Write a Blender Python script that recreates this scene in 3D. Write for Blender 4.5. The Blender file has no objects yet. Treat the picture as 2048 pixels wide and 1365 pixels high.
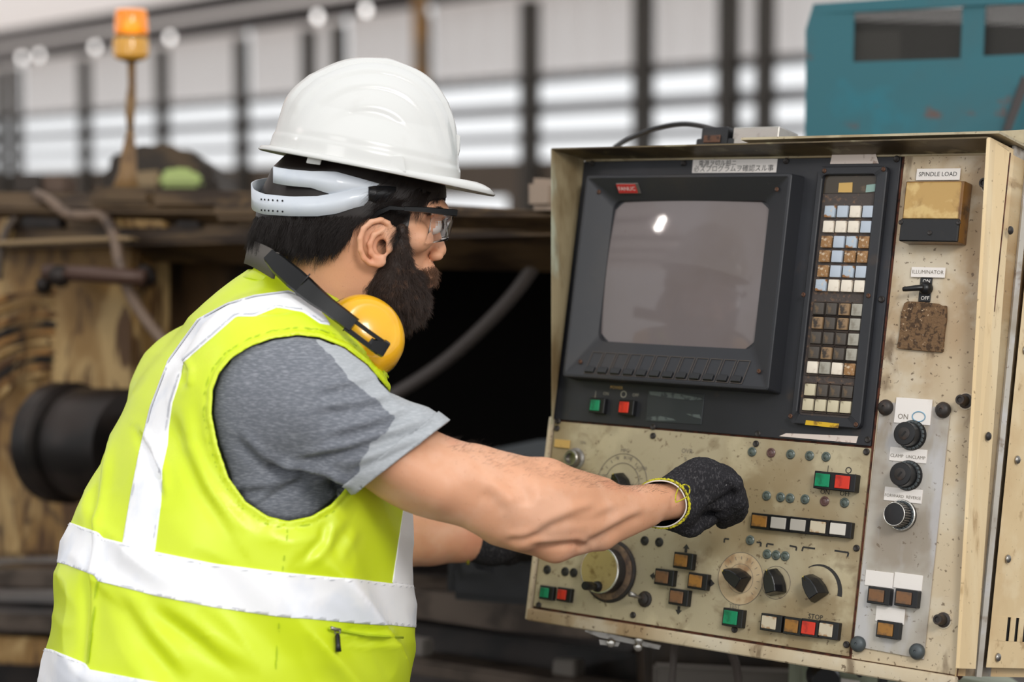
import bpy, bmesh, math, random
import numpy as np
from mathutils import Matrix, Vector
random.seed(7)
SC = bpy.context.scene
COL = SC.collection
PI = math.pi
# ---------------------------------------------------------------- camera
FPX = 4000.0
PITCH = math.radians(4.3)
CAM = np.array([0.0, 0.0, 1.62])
R_ = np.array([1.0, 0.0, 0.0])
F_ = np.array([0.0, math.cos(PITCH), -math.sin(PITCH)])
U_ = np.array([0.0, math.sin(PITCH), math.cos(PITCH)])
cd = bpy.data.cameras.new('camera')
cam = bpy.data.objects.new('camera', cd)
COL.objects.link(cam)
cam.location = CAM
cam.rotation_euler = (PI / 2 - PITCH, 0, 0)
cd.sensor_width = 36.0
cd.lens = 36.0 * FPX / 2048.0
cd.clip_start = 0.05
cd.dof.use_dof = True
cd.dof.focus_distance = 2.43
cd.dof.aperture_fstop = 2.7
SC.camera = cam
# ---------------------------------------------------------------- view, world, light
SC.view_settings.view_transform = 'Standard'
SC.view_settings.look = 'None'
SC.view_settings.exposure = 0.0
SC.view_settings.gamma = 1.0
SC.view_settings.use_curve_mapping = False
wd = bpy.data.worlds.new('overcast_sky')
SC.world = wd
wd.use_nodes = True
bg = wd.node_tree.nodes['Background']
bg.inputs[0].default_value = (0.97, 0.985, 1.0, 1)
bg.inputs[1].default_value = 1.05
def area(name, loc, target, size, power, color=(1, 1, 1), size_y=None):
    l = bpy.data.lights.new(name, 'AREA')
    l.energy = power; l.color = color
    l.size = size
    if size_y:
        l.shape = 'RECTANGLE'; l.size_y = size_y
    o = bpy.data.objects.new(name, l)
    COL.objects.link(o)
    o.location = loc
    d = Vector(target) - Vector(loc)
    o.rotation_euler = d.to_track_quat('-Z', 'Y').to_euler()
    return o
area("key_softbox", (0.85, 0.0, 2.75), (0.05, 2.45, 1.3), 0.6, 35, (1.0, 0.97, 0.93))
area("fill_softbox", (-1.3, -0.2, 2.3), (0.05, 2.45, 1.3), 1.0, 10, (1.0, 0.98, 0.96))
_u = np.array([0.78118569, -0.62279199, -0.04334814]); _n3 = np.array([-0.61260617, -0.77808012, 0.13894244])
_n = _n3[0] * R_ + _n3[1] * F_ + _n3[2] * U_
for _px, _py, _sx, _sy in ((1296, 447, .03, .10),):      # a small strip lamp that shows in the screen
    _d = F_ + R_ * (_px - 1024) / FPX - U_ * (_py - 682.5) / FPX; _p = CAM + _d * 2.6; _d = _d / np.linalg.norm(_d)
    _uu = _u[0] * R_ + _u[1] * F_ + _u[2] * U_; _vv = np.cross(_n, _uu)
    _nl = _n + _uu * (_px - 1366) * .00049 - _vv * (_py - 548) * .00069; _nl /= np.linalg.norm(_nl)
    _r = _d - 2 * (_d @ _nl) * _nl
    area('strip_lamp', _p + _r * 2.6, _p, _sx, 2.6, (1.0, .93, .86), _sy)
# ---------------------------------------------------------------- helpers
def lin(c):
    """sRGB 0..255 to linear"""
    r = []
    for v in c:
        v = v / 255.0
        r.append(v / 12.92 if v <= 0.04045 else ((v + 0.055) / 1.055) ** 2.4)
    return (r[0], r[1], r[2], 1.0)
def at(px, py, d):
    return CAM + d * (F_ + R_ * (px - 1024.0) / FPX - U_ * (py - 682.5) / FPX)
def pix(V):
    P = V - CAM
    z = P @ F_
    return 1024.0 + FPX * (P @ R_) / z, 682.5 - FPX * (P @ U_) / z, z
def ray_plane(px, py, P0, N):
    r = F_ + R_ * (px - 1024.0) / FPX - U_ * (py - 682.5) / FPX
    t = ((P0 - CAM) @ N) / (r @ N)
    return CAM + r * t
WM = {}
def link(name, data, parent=None, mw=None, mat=None):
    o = bpy.data.objects.new(name, data)
    COL.objects.link(o)
    mw = mw.copy() if mw is not None else Matrix.Identity(4)
    if parent is not None:
        o.parent = parent
        o.matrix_parent_inverse = WM[parent.name].inverted()
    o.matrix_basis = mw
    WM[o.name] = mw
    if mat is not None and data is not None and not data.materials:
        data.materials.append(mat)
    return o
def thing(name, label, cat, loc=(0, 0, 0), group=None, mw=None):
    o = link(name, None, None, mw if mw is not None else Matrix.Translation(Vector(loc)))
    o.empty_display_size = 0.05
    return tag(o, label, cat, group)
def tag(o, label, cat, group=None):
    o['label'] = label; o['category'] = cat
    if group: o['group'] = group
    return o
def struct(o):
    o['kind'] = 'structure'
    return o
def mesh(name, V, Fc, smooth=False):
    m = bpy.data.meshes.new(name)
    m.from_pydata([tuple(map(float, v)) for v in V], [], [tuple(map(int, f)) for f in Fc])
    if smooth:
        m.polygons.foreach_set('use_smooth', [True] * len(m.polygons))
    m.update()
    return m
def big_mesh(name, V, T, smooth=True):
    V = np.asarray(V, dtype=np.float32); T = np.asarray(T, dtype=np.int32)
    k = T.shape[1]
    m = bpy.data.meshes.new(name)
    m.vertices.add(len(V)); m.vertices.foreach_set('co', V.ravel())
    m.loops.add(T.size); m.loops.foreach_set('vertex_index', T.ravel())
    m.polygons.add(len(T))
    m.polygons.foreach_set('loop_start', np.arange(0, T.size, k, dtype=np.int32))
    if smooth:
        m.polygons.foreach_set('use_smooth', np.ones(len(T), dtype=bool))
    m.update(calc_edges=True); m.validate()
    return m
def bm_mesh(name, bm, smooth=False, angle=None):
    m = bpy.data.meshes.new(name)
    bmesh.ops.recalc_face_normals(bm, faces=bm.faces)
    bm.to_mesh(m); bm.free()
    if smooth:
        m.polygons.foreach_set('use_smooth', [True] * len(m.polygons))
        if angle:
            m.set_sharp_from_angle(angle=angle)
    return m
_bc = {}
def box_m(sx, sy, sz, bev=0.0, seg=1, name='box'):
    """box centred in x,y, standing on z=0 up to sz"""
    key = (round(sx, 5), round(sy, 5), round(sz, 5), round(bev, 5), seg, name)
    if key in _bc: return _bc[key]
    bm = bmesh.new()
    bmesh.ops.create_cube(bm, size=1.0)
    for v in bm.verts:
        v.co = Vector((v.co.x * sx, v.co.y * sy, (v.co.z + .5) * sz))
    if bev > 0:
        bmesh.ops.bevel(bm, geom=list(bm.edges), offset=bev, segments=seg, affect='EDGES', profile=0.6)
    m = bm_mesh(name, bm, True, math.radians(35))
    _bc[key] = m
    return m
def lathe_m(prof, n=24, name='turned', smooth=True):
    """prof: list of (r, z) ; axis z"""
    V = []; Fc = []
    for r, z in prof:
        for i in range(n):
            a = 2 * PI * i / n
            V.append((r * math.cos(a), r * math.sin(a), z))
    for k in range(len(prof) - 1):
        for i in range(n):
            j = (i + 1) % n
            Fc.append((k * n + i, k * n + j, (k + 1) * n + j, (k + 1) * n + i))
    Fc.append(tuple(reversed(range(n))))
    Fc.append(tuple((len(prof) - 1) * n + i for i in range(n)))
    m = mesh(name, V, Fc, smooth)
    if smooth: m.set_sharp_from_angle(angle=math.radians(38))
    return m
def copy_mat(m, material):
    c = m.copy(); c.materials.clear(); c.materials.append(material); return c
def tube_m(pts, rad, n=10, name='tube', caps=True):
    P = np.array(pts, float)
    if np.isscalar(rad): rad = [rad] * len(P)
    T = np.gradient(P, axis=0)
    T /= np.linalg.norm(T, axis=1)[:, None] + 1e-9
    a = np.array([0, 0, 1.0]) if abs(T[0][2]) < .9 else np.array([1.0, 0, 0])
    V = []
    for k in range(len(P)):
        a = a - T[k] * (a @ T[k]); a /= np.linalg.norm(a)
        b = np.cross(T[k], a)
        for i in range(n):
            t = 2 * PI * i / n
            V.append(P[k] + rad[k] * (a * math.cos(t) + b * math.sin(t)))
    Fc = []
    for k in range(len(P) - 1):
        for i in range(n):
            j = (i + 1) % n
            Fc.append((k * n + i, k * n + j, (k + 1) * n + j, (k + 1) * n + i))
    if caps:
        Fc.append(tuple(reversed(range(n)))); Fc.append(tuple((len(P) - 1) * n + i for i in range(n)))
    return mesh(name, V, Fc, True)
def smooth_path(pts, n=40):
    P = np.array(pts, float)
    t = np.linspace(0, len(P) - 1, n)
    out = []
    for s in t:
        i = min(int(s), len(P) - 2); f = s - i
        p0 = P[max(i - 1, 0)]; p1 = P[i]; p2 = P[i + 1]; p3 = P[min(i + 2, len(P) - 1)]
        out.append(.5 * (2 * p1 + (p2 - p0) * f + (2 * p0 - 5 * p1 + 4 * p2 - p3) * f * f + (3 * p1 - p0 - 3 * p2 + p3) * f ** 3))
    return np.array(out)
def prism_m(poly, z0, z1, bev=0.0, name='plate', hole=None):
    """extrude polygon (x,y) between z0,z1"""
    bm = bmesh.new()
    if hole is None:
        vs = [bm.verts.new((x, y, z0)) for x, y in poly]
        f = bm.faces.new(vs)
        r = bmesh.ops.extrude_face_region(bm, geom=[f])
        for v in r['geom']:
            if isinstance(v, bmesh.types.BMVert): v.co.z = z1
    else:
        n = len(poly)
        a = [[bm.verts.new((x, y, z)) for x, y in P] for z in (z0, z1) for P in (poly, hole)]
        for i in range(n):
            j = (i + 1) % n
            bm.faces.new((a[0][i], a[0][j], a[1][j], a[1][i]))
            bm.faces.new((a[2][i], a[2][j], a[3][j], a[3][i]))
            bm.faces.new((a[0][i], a[0][j], a[2][j], a[2][i]))
            bm.faces.new((a[1][i], a[1][j], a[3][j], a[3][i]))
    bmesh.ops.recalc_face_normals(bm, faces=bm.faces)
    if bev > 0:
        bmesh.ops.bevel(bm, geom=[e for e in bm.edges if e.calc_length() > bev * 3], offset=bev, segments=1, affect='EDGES')
    return bm_mesh(name, bm)
def rrect(sx, sy, r, n=4, cx=0, cy=0):
    out = []
    for qx, qy, a0 in ((1, 1, 0), (-1, 1, 90), (-1, -1, 180), (1, -1, 270)):
        for i in range(n + 1):
            a = math.radians(a0 + 90 * i / n)
            out.append((cx + qx * (sx / 2 - r) + r * math.cos(a), cy + qy * (sy / 2 - r) + r * math.sin(a)))
    return out
# ---------------------------------------------------------------- materials
def mat(name, base, rough=.5, metal=0.0, layers=(), bump=None, spec=0.5, coat=0.0, rough_var=None, emit=None, trans=0.0, alpha=1.0, ior=1.45, sss=0.0, sheen=0.0, fine=None):
    m = bpy.data.materials.new(name); m.use_nodes = True
    nt = m.node_tree; N = nt.nodes; L = nt.links
    b = N['Principled BSDF']
    b.inputs['Base Color'].default_value = base
    b.inputs['Roughness'].default_value = rough
    b.inputs['Metallic'].default_value = metal
    b.inputs['Specular IOR Level'].default_value = spec
    b.inputs['Coat Weight'].default_value = coat
    b.inputs['Transmission Weight'].default_value = trans
    b.inputs['Alpha'].default_value = alpha
    b.inputs['IOR'].default_value = ior
    if sss:
        b.inputs['Subsurface Weight'].default_value = sss
        b.inputs['Subsurface Scale'].default_value = 0.01
        b.inputs['Subsurface Radius'].default_value = (1.0, .35, .2)
    if sheen:
        b.inputs['Sheen Weight'].default_value = sheen
    if emit:
        b.inputs['Emission Color'].default_value = emit[0]; b.inputs['Emission Strength'].default_value = emit[1]
    tc = N.new('ShaderNodeTexCoord')
    def noise(scale, stretch=(1, 1, 1), detail=4, rough_=.55, rot=(0, 0, 0), dist=0.0, off=0.0):
        mp = N.new('ShaderNodeMapping'); mp.inputs['Scale'].default_value = stretch
        mp.inputs['Rotation'].default_value = rot; mp.inputs['Location'].default_value = (off, off * .7, off * .3)
        L.new(tc.outputs['Object'], mp.inputs[0])
        n = N.new('ShaderNodeTexNoise'); n.inputs['Scale'].default_value = scale
        n.inputs['Detail'].default_value = detail; n.inputs['Roughness'].default_value = rough_
        n.inputs['Distortion'].default_value = dist
        L.new(mp.outputs[0], n.inputs['Vector'])
        return n.outputs['Fac']
    cur = None
    for i, ly in enumerate(layers):
        d = dict(scale=10, color=(0, 0, 0, 1), lo=.5, hi=.6, amt=1.0, stretch=(1, 1, 1), detail=4, rot=(0, 0, 0), dist=0.0)
        d.update(ly)
        f = noise(d['scale'], d['stretch'], d['detail'], .55, d['rot'], d['dist'], 3.1 * i + 1)
        mr = N.new('ShaderNodeMapRange'); mr.interpolation_type = 'SMOOTHSTEP'
        mr.inputs['From Min'].default_value = d['lo']; mr.inputs['From Max'].default_value = d['hi']
        mr.inputs['To Min'].default_value = 0; mr.inputs['To Max'].default_value = d['amt']
        L.new(f, mr.inputs['Value'])
        mx = N.new('ShaderNodeMix'); mx.data_type = 'RGBA'
        L.new(mr.outputs['Result'], mx.inputs[0])
        if cur is None: mx.inputs[6].default_value = base
        else: L.new(cur, mx.inputs[6])
        mx.inputs[7].default_value = d['color']
        cur = mx.outputs[2]
    if cur is not None: L.new(cur, b.inputs['Base Color'])
    hsock = None
    if bump:
        scale, strength = bump[0], bump[1]
        st = bump[2] if len(bump) > 2 else (1, 1, 1)
        f = noise(scale, st, 5, .6, (0, 0, 0), 0, 9)
        bp = N.new('ShaderNodeBump'); bp.inputs['Strength'].default_value = strength
        bp.inputs['Distance'].default_value = 0.002
        L.new(f, bp.inputs['Height']); hsock = bp.outputs[0]
    if fine:
        scale, strength, st, rot = fine
        f = noise(scale, st, 2, .5, rot, 0, 5)
        bp = N.new('ShaderNodeBump'); bp.inputs['Strength'].default_value = strength
        bp.inputs['Distance'].default_value = 0.001
        L.new(f, bp.inputs['Height'])
        if hsock: L.new(hsock, bp.inputs['Normal'])
        hsock = bp.outputs[0]
    if hsock: L.new(hsock, b.inputs['Normal'])
    if rough_var:
        f = noise(rough_var[0], (1, 1, 1), 4, .6, (0, 0, 0), 0, 7)
        mr = N.new('ShaderNodeMapRange'); mr.inputs['To Min'].default_value = rough_var[1]; mr.inputs['To Max'].default_value = rough_var[2]
        L.new(f, mr.inputs['Value']); L.new(mr.outputs['Result'], b.inputs['Roughness'])
    return m
# ---------------------------------------------------------------- implicit surfaces
class Field:
    """signed distance samples on a grid; shapes are blended in locally"""
    def __init__(s, lo, hi, h):
        s.lo = np.array(lo, float); s.h = h
        s.n = np.ceil((np.array(hi) - s.lo) / h).astype(int) + 1
        s.A = np.full(tuple(s.n), 1.0, dtype=np.float32)
    def sub(s, lo, hi):
        i0 = np.clip(np.floor((np.array(lo) - s.lo) / s.h).astype(int), 0, s.n - 1)
        i1 = np.clip(np.ceil((np.array(hi) - s.lo) / s.h).astype(int) + 1, 1, s.n)
        if np.any(i1 <= i0): return None
        ax = [s.lo[k] + s.h * np.arange(i0[k], i1[k]) for k in range(3)]
        X, Y, Z = np.meshgrid(*ax, indexing='ij')
        return (slice(i0[0], i1[0]), slice(i0[1], i1[1]), slice(i0[2], i1[2])), X, Y, Z
    def add(s, fn, lo, hi, k=0.01, mode='union'):
        m = 3 * k + 3 * s.h
        q = s.sub(np.array(lo) - m, np.array(hi) + m)
        if q is None: return
        sl, X, Y, Z = q
        d = fn(X, Y, Z).astype(np.float32)
        a = s.A[sl]
        if mode == 'union':
            if k > 0:
                h = np.clip(.5 + .5 * (a - d) / k, 0, 1); s.A[sl] = a * (1 - h) + d * h - k * h * (1 - h)
            else: s.A[sl] = np.minimum(a, d)
        elif mode == 'cut':
            if k > 0:
                h = np.clip(.5 - .5 * (a + d) / k, 0, 1); s.A[sl] = a * (1 - h) - d * h + k * h * (1 - h)
            else: s.A[sl] = np.maximum(a, -d)
    def cone(s, a, b, ra, rb, k=0.01, mode='union', flat=None):
        """tapered capsule a->b; flat=(axis, factor) squashes across axis"""
        a = np.array(a, float); b = np.array(b, float)
        rm = max(ra, rb)
        def fn(X, Y, Z):
            d = b - a; L2 = d @ d
            px, py, pz = X - a[0], Y - a[1], Z - a[2]
            t = np.clip((px * d[0] + py * d[1] + pz * d[2]) / L2, 0, 1)
            qx, qy, qz = px - t * d[0], py - t * d[1], pz - t * d[2]
            r = ra + (rb - ra) * t
            if flat is None: return np.sqrt(qx * qx + qy * qy + qz * qz) - r
            ax, fc = np.array(flat[0], float), flat[1]; ax = ax / np.linalg.norm(ax)
            w = qx * ax[0] + qy * ax[1] + qz * ax[2]
            return np.sqrt(np.maximum(qx * qx + qy * qy + qz * qz - w * w, 0) + (w / fc) ** 2) - r
        s.add(fn, np.minimum(a, b) - rm, np.maximum(a, b) + rm, k, mode)
    def ell(s, c, r, axes=None, k=0.01, mode='union'):
        c = np.array(c, float); r = np.array(r, float)
        M = np.eye(3) if axes is None else np.array([np.array(v, float) / np.linalg.norm(v) for v in axes])
        def fn(X, Y, Z):
            P = (X - c[0], Y - c[1], Z - c[2])
            q = [(M[i][0] * P[0] + M[i][1] * P[1] + M[i][2] * P[2]) for i in range(3)]
            k0 = np.sqrt(sum((q[i] / r[i]) ** 2 for i in range(3)))
            k1 = np.sqrt(sum((q[i] / r[i] ** 2) ** 2 for i in range(3))) + 1e-6
            return k0 * (k0 - 1.0) / k1
        s.add(fn, c - r.max(), c + r.max(), k, mode)
    def slices(s, zs, cx, cy, ax, ay, dirv, k=0.01, mode='union', p=2.0):
        """vertical stack of ellipses: per height z centre (cx,cy), half axis ax along dirv, ay across"""
        o = np.argsort(zs); zs = np.array(zs)[o]; cx = np.array(cx)[o]; cy = np.array(cy)[o]; ax = np.array(ax)[o]; ay = np.array(ay)[o]
        dv = np.array(dirv[:2], float); dv /= np.linalg.norm(dv)
        def fn(X, Y, Z):
            z = Z[0, 0, :]
            ci = [np.interp(z, zs, q)[None, None, :] for q in (cx, cy, ax, ay)]
            dx = X - ci[0]; dy = Y - ci[1]
            f = (dx * dv[0] + dy * dv[1]) / ci[2]; g = (-dx * dv[1] + dy * dv[0]) / ci[3]
            d = ((np.abs(f) ** p + np.abs(g) ** p) ** (1 / p) - 1) * np.minimum(ci[2], ci[3])
            return np.maximum(d, np.maximum(zs[0] - Z, Z - zs[-1]))
        m = max(ax.max(), ay.max())
        s.add(fn, (cx.min() - m, cy.min() - m, zs[0]), (cx.max() + m, cy.max() + m, zs[-1]), k, mode)
    def surface(s, iso=0.0):
        A = s.A - iso
        nx, ny, nz = A.shape
        C = np.zeros((nx - 1, ny - 1, nz - 1, 3), dtype=np.float32); cnt = np.zeros((nx - 1, ny - 1, nz - 1), dtype=np.float32)
        def corner(o): return A[o[0]:nx - 1 + o[0], o[1]:ny - 1 + o[1], o[2]:nz - 1 + o[2]]
        for ax in range(3):
            for o1 in (0, 1):
                for o2 in (0, 1):
                    o = [0, 0, 0]; oth = [q for q in range(3) if q != ax]
                    o[oth[0]] = o1; o[oth[1]] = o2
                    p = list(o); p[ax] = 1
                    a = corner(o); b = corner(p)
                    m = (a < 0) != (b < 0)
                    t = np.zeros_like(a); t[m] = a[m] / (a[m] - b[m])
                    for q in range(3):
                        if q == ax: C[..., q][m] += t[m]
                        else: C[..., q][m] += o[q]
                    cnt[m] += 1
        act = cnt > 0
        idx = -np.ones(act.shape, dtype=np.int64); idx[act] = np.arange(act.sum())
        ijk = np.argwhere(act)
        V = s.lo + s.h * (ijk + C[act] / cnt[act][:, None])
        Q = []
        for ax in range(3):
            a = A; sl0 = [slice(None)] * 3; sl1 = [slice(None)] * 3
            sl0[ax] = slice(0, -1); sl1[ax] = slice(1, None)
            a0 = A[tuple(sl0)] < 0; a1 = A[tuple(sl1)] < 0
            e = np.argwhere(a0 != a1)
            oth = [q for q in range(3) if q != ax]
            ok = (e[:, oth[0]] > 0) & (e[:, oth[1]] > 0) & (e[:, oth[0]] < A.shape[oth[0]] - 1) & (e[:, oth[1]] < A.shape[oth[1]] - 1)
            e = e[ok]
            fl = a0[tuple(e.T)]
            def g(d1, d2):
                q = e.copy(); q[:, oth[0]] -= d1; q[:, oth[1]] -= d2
                return idx[tuple(q.T)]
            q = np.stack([g(1, 1), g(0, 1), g(0, 0), g(1, 0)], 1)
            if ax == 1: fl = ~fl
            q[~fl] = q[~fl][:, ::-1]
            Q.append(q)
        return V, np.concatenate(Q)
def tris(Q):
    return np.concatenate([Q[:, [0, 1, 2]], Q[:, [0, 2, 3]]])
def relax(V, T, it=2, lam=.5):
    E = np.concatenate([T[:, [i, (i + 1) % T.shape[1]]] for i in range(T.shape[1])])
    n = len(V)
    deg = np.bincount(E[:, 0], minlength=n) + np.bincount(E[:, 1], minlength=n)
    for _ in range(it):
        for l in (lam, -lam * 1.03):
            S = np.zeros_like(V)
            for k in range(3):
                S[:, k] = np.bincount(E[:, 0], V[E[:, 1], k], n) + np.bincount(E[:, 1], V[E[:, 0], k], n)
            V = V + l * (S / np.maximum(deg, 1)[:, None] - V)
    return V
def normals(V, T):
    a = V[T[:, 1]] - V[T[:, 0]]; b = V[T[:, 2]] - V[T[:, 0]]
    fn = np.cross(a, b)
    if T.shape[1] == 4: fn = np.cross(V[T[:, 2]] - V[T[:, 0]], V[T[:, 3]] - V[T[:, 1]])
    N = np.zeros_like(V)
    for i in range(T.shape[1]):
        for k in range(3): N[:, k] += np.bincount(T[:, i], fn[:, k], len(V))
    return N / (np.linalg.norm(N, axis=1)[:, None] + 1e-12)
def clip(V, T, f):
    """keep the part of a triangle mesh where f>=0, cut cleanly along f=0"""
    inn = f >= 0
    c = inn[T].sum(1)
    keep = [T[c == 3]]
    newV = [V]; nv = len(V); cache = {}
    extra = []
    vl = []
    def cutv(a, b):
        nonlocal nv
        key = (a, b) if a < b else (b, a)
        if key in cache: return cache[key]
        t = f[a] / (f[a] - f[b])
        vl.append(V[a] + (V[b] - V[a]) * t)
        cache[key] = nv; nv += 1
        return nv - 1
    for t in T[(c == 1) | (c == 2)]:
        t = [int(q) for q in t]
        poly = []
        for i in range(3):
            a, b = t[i], t[(i + 1) % 3]
            if inn[a]: poly.append(a)
            if inn[a] != inn[b]: poly.append(cutv(a, b))
        for i in range(1, len(poly) - 1): extra.append((poly[0], poly[i], poly[i + 1]))
    if vl: newV.append(np.array(vl))
    if extra: keep.append(np.array(extra))
    V2 = np.concatenate(newV); T2 = np.concatenate(keep)
    u, inv = np.unique(T2, return_inverse=True)
    return V2[u], inv.reshape(T2.shape)
def sdpoly(px, py, poly):
    """signed distance in 2-D, negative inside"""
    P = np.array(poly, float); d = np.full(px.shape, 1e18); s = np.ones(px.shape)
    for i in range(len(P)):
        a = P[i]; b = P[i - 1]
        e = b - a; wx = px - a[0]; wy = py - a[1]
        t = np.clip((wx * e[0] + wy * e[1]) / (e @ e), 0, 1)
        d = np.minimum(d, (wx - e[0] * t) ** 2 + (wy - e[1] * t) ** 2)
        c1 = py >= a[1]; c2 = py < b[1]; c3 = e[0] * wy > e[1] * wx
        fl = (c1 & c2 & c3) | (~c1 & ~c2 & ~c3)
        s = np.where(fl, -s, s)
    return s * np.sqrt(d)
_rg = np.random.default_rng(5)
_lat = _rg.random((64, 64, 64)).astype(np.float32) * 2 - 1
def vnoise(P, scale=1.0, seed=0):
    Q = P * scale + seed * 7.31
    i = np.floor(Q).astype(int); f = Q - i; f = f * f * (3 - 2 * f)
    out = 0
    for dx in (0, 1):
        for dy in (0, 1):
            for dz in (0, 1):
                w = (f[:, 0] if dx else 1 - f[:, 0]) * (f[:, 1] if dy else 1 - f[:, 1]) * (f[:, 2] if dz else 1 - f[:, 2])
                out = out + w * _lat[(i[:, 0] + dx) % 64, (i[:, 1] + dy) % 64, (i[:, 2] + dz) % 64]
    return out
def text_mesh(s, size, name='printed_text', thick=0.0, align='CENTER'):
    c = bpy.data.curves.new(name, 'FONT')
    c.body = s; c.size = size; c.align_x = align; c.align_y = 'CENTER'; c.extrude = thick
    c.resolution_u = 2
    o = bpy.data.objects.new(name, c); COL.objects.link(o)
    dg = bpy.context.evaluated_depsgraph_get(); dg.update()
    m = bpy.data.meshes.new_from_object(o.evaluated_get(dg))
    bpy.data.objects.remove(o); bpy.data.curves.remove(c)
    m.name = name
    return m
# ================================================================ control console
_uc = np.array([0.78118569, -0.62279199, -0.04334814])
_nc = np.array([-0.61260617, -0.77808012, 0.13894244])
B3 = np.array([R_, F_, U_])
PU = _uc @ B3; PU /= np.linalg.norm(PU)
PN = _nc @ B3; PN -= PU * (PN @ PU); PN /= np.linalg.norm(PN)
PV = np.cross(PN, PU)
PO = at(1440, 600, 2.6)
PM = Matrix(((PU[0], PV[0], PN[0], PO[0]), (PU[1], PV[1], PN[1], PO[1]), (PU[2], PV[2], PN[2], PO[2]), (0, 0, 0, 1)))
def lp(px, py, h=0.0):
    """photograph point -> panel coordinates (right, up) at height h above the face plate"""
    q = ray_plane(px, py, PO + PN * h, PN) - PO
    return q @ PU, q @ PV
def PT(x, y, z=0.0, rot=0.0):
    return PM @ Matrix.Translation((x, y, z)) @ Matrix.Rotation(rot, 4, 'Z')
def pw(x, y, z=0.0):
    return PO + PU * x + PV * y + PN * z

paint = mat('beige_machine_paint', lin((172, 160, 132)), .5, 0, [
    dict(scale=6, color=lin((140, 120, 86)), lo=.44, hi=.66, amt=.8, stretch=(1, 1, .5)),
    dict(scale=17, color=lin((196, 184, 152)), lo=.50, hi=.68, amt=.55),
    dict(scale=30, color=lin((104, 84, 56)), lo=.58, hi=.74, amt=.45, dist=.6),
    dict(scale=150, color=lin((84, 62, 40)), lo=.63, hi=.70, amt=.7)], bump=(60, .12), rough_var=(20, .35, .62))
paint_r = mat('pale_grimy_paint', lin((196, 180, 152)), .5, 0, [
    dict(scale=5, color=lin((150, 120, 84)), lo=.45, hi=.66, amt=.75, stretch=(1, .4, 1)),
    dict(scale=14, color=lin((206, 198, 180)), lo=.50, hi=.66, amt=.55),
    dict(scale=20, color=lin((92, 70, 46)), lo=.58, hi=.70, amt=.75, stretch=(1, .5, 1), dist=.5),
    dict(scale=170, color=lin((80, 58, 38)), lo=.62, hi=.68, amt=.75)], bump=(60, .1), rough_var=(20, .35, .6))
paint_side = mat('lit_cream_side_paint', lin((222, 196, 152)), .45, 0, [  # light on the side put into the colour, paler than the front beige
    dict(scale=5, color=lin((186, 144, 92)), lo=.46, hi=.68, amt=.7, stretch=(1, 1, .22)),
    dict(scale=20, color=lin((234, 214, 176)), lo=.48, hi=.66, amt=.6, stretch=(1, 1, .2)),
    dict(scale=30, color=lin((150, 112, 66)), lo=.60, hi=.72, amt=.6, stretch=(1, 1, .4)),
    dict(scale=150, color=lin((110, 80, 50)), lo=.66, hi=.72, amt=.7)], rough_var=(12, .35, .6))
rim_in = mat('oily_inner_rim', lin((150, 136, 106)), .45, 0, [
    dict(scale=14, color=lin((96, 76, 46)), lo=.42, hi=.62, amt=.85, stretch=(1, 1, .4)),
    dict(scale=26, color=lin((178, 184, 164)), lo=.52, hi=.66, amt=.7, stretch=(1, 1, .25))], bump=(40, .15))
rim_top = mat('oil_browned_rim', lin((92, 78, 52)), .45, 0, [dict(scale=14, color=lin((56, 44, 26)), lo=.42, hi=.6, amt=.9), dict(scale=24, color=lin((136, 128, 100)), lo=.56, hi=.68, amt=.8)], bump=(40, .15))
plate_grey = mat('grey_worn_plate', lin((176, 170, 160)), .42, .0, [
    dict(scale=9, color=lin((140, 128, 112)), lo=.46, hi=.64, amt=.8),
    dict(scale=22, color=lin((188, 188, 192)), lo=.5, hi=.66, amt=.6, stretch=(1, .3, 1)),
    dict(scale=24, color=lin((110, 88, 64)), lo=.60, hi=.72, amt=.75, stretch=(1, .6, 1)),
    dict(scale=160, color=lin((90, 70, 50)), lo=.64, hi=.70, amt=.6)], bump=(80, .1), rough_var=(18, .3, .55))
blk = mat('blue_black_plate', lin((37, 38, 42)), .42, 0, [
    dict(scale=8, color=lin((46, 48, 54)), lo=.5, hi=.7, amt=.6),
    dict(scale=30, color=lin((60, 50, 44)), lo=.62, hi=.74, amt=.6)], bump=(90, .08), rough_var=(14, .3, .6))
bez = mat('charcoal_bezel_plastic', lin((42, 43, 47)), .5, 0, [
    dict(scale=7, color=lin((56, 52, 50)), lo=.5, hi=.72, amt=.7),
    dict(scale=120, color=lin((80, 76, 72)), lo=.68, hi=.78, amt=.4)], bump=(160, .08))
pitch_black = mat('deep_black', lin((14, 14, 15)), .6)
blackpl = mat('black_plastic', lin((20, 20, 22)), .35, 0, [dict(scale=60, color=lin((50, 44, 38)), lo=.62, hi=.75, amt=.5)])
rust = mat('rust_line', lin((96, 52, 34)), .8, 0, [dict(scale=90, color=lin((60, 34, 26)), lo=.45, hi=.6)])
crt = mat('grey_screen_glass', lin((116, 108, 108)), .07, 0, [dict(scale=6, color=lin((108, 98, 94)), lo=.45, hi=.7, amt=.7),
    dict(scale=70, color=lin((96, 86, 80)), lo=.68, hi=.76, amt=.4)], rough_var=(9, .03, .07), spec=.5)
silver = mat('dull_steel', lin((160, 156, 150)), .35, .9, [dict(scale=40, color=lin((90, 84, 76)), lo=.5, hi=.7, amt=.7)])
silver_bright = mat('bright_ring', lin((215, 212, 205)), .25, .9)
bolt_m = mat('blackened_bolt', lin((52, 48, 46)), .5, .3, [dict(scale=90, color=lin((86, 66, 54)), lo=.5, hi=.7, amt=.6)])
boltg_m = mat('grey_green_bolt', lin((78, 84, 86)), .5, .3, [dict(scale=90, color=lin((60, 60, 62)), lo=.5, hi=.7, amt=.6)])
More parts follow.
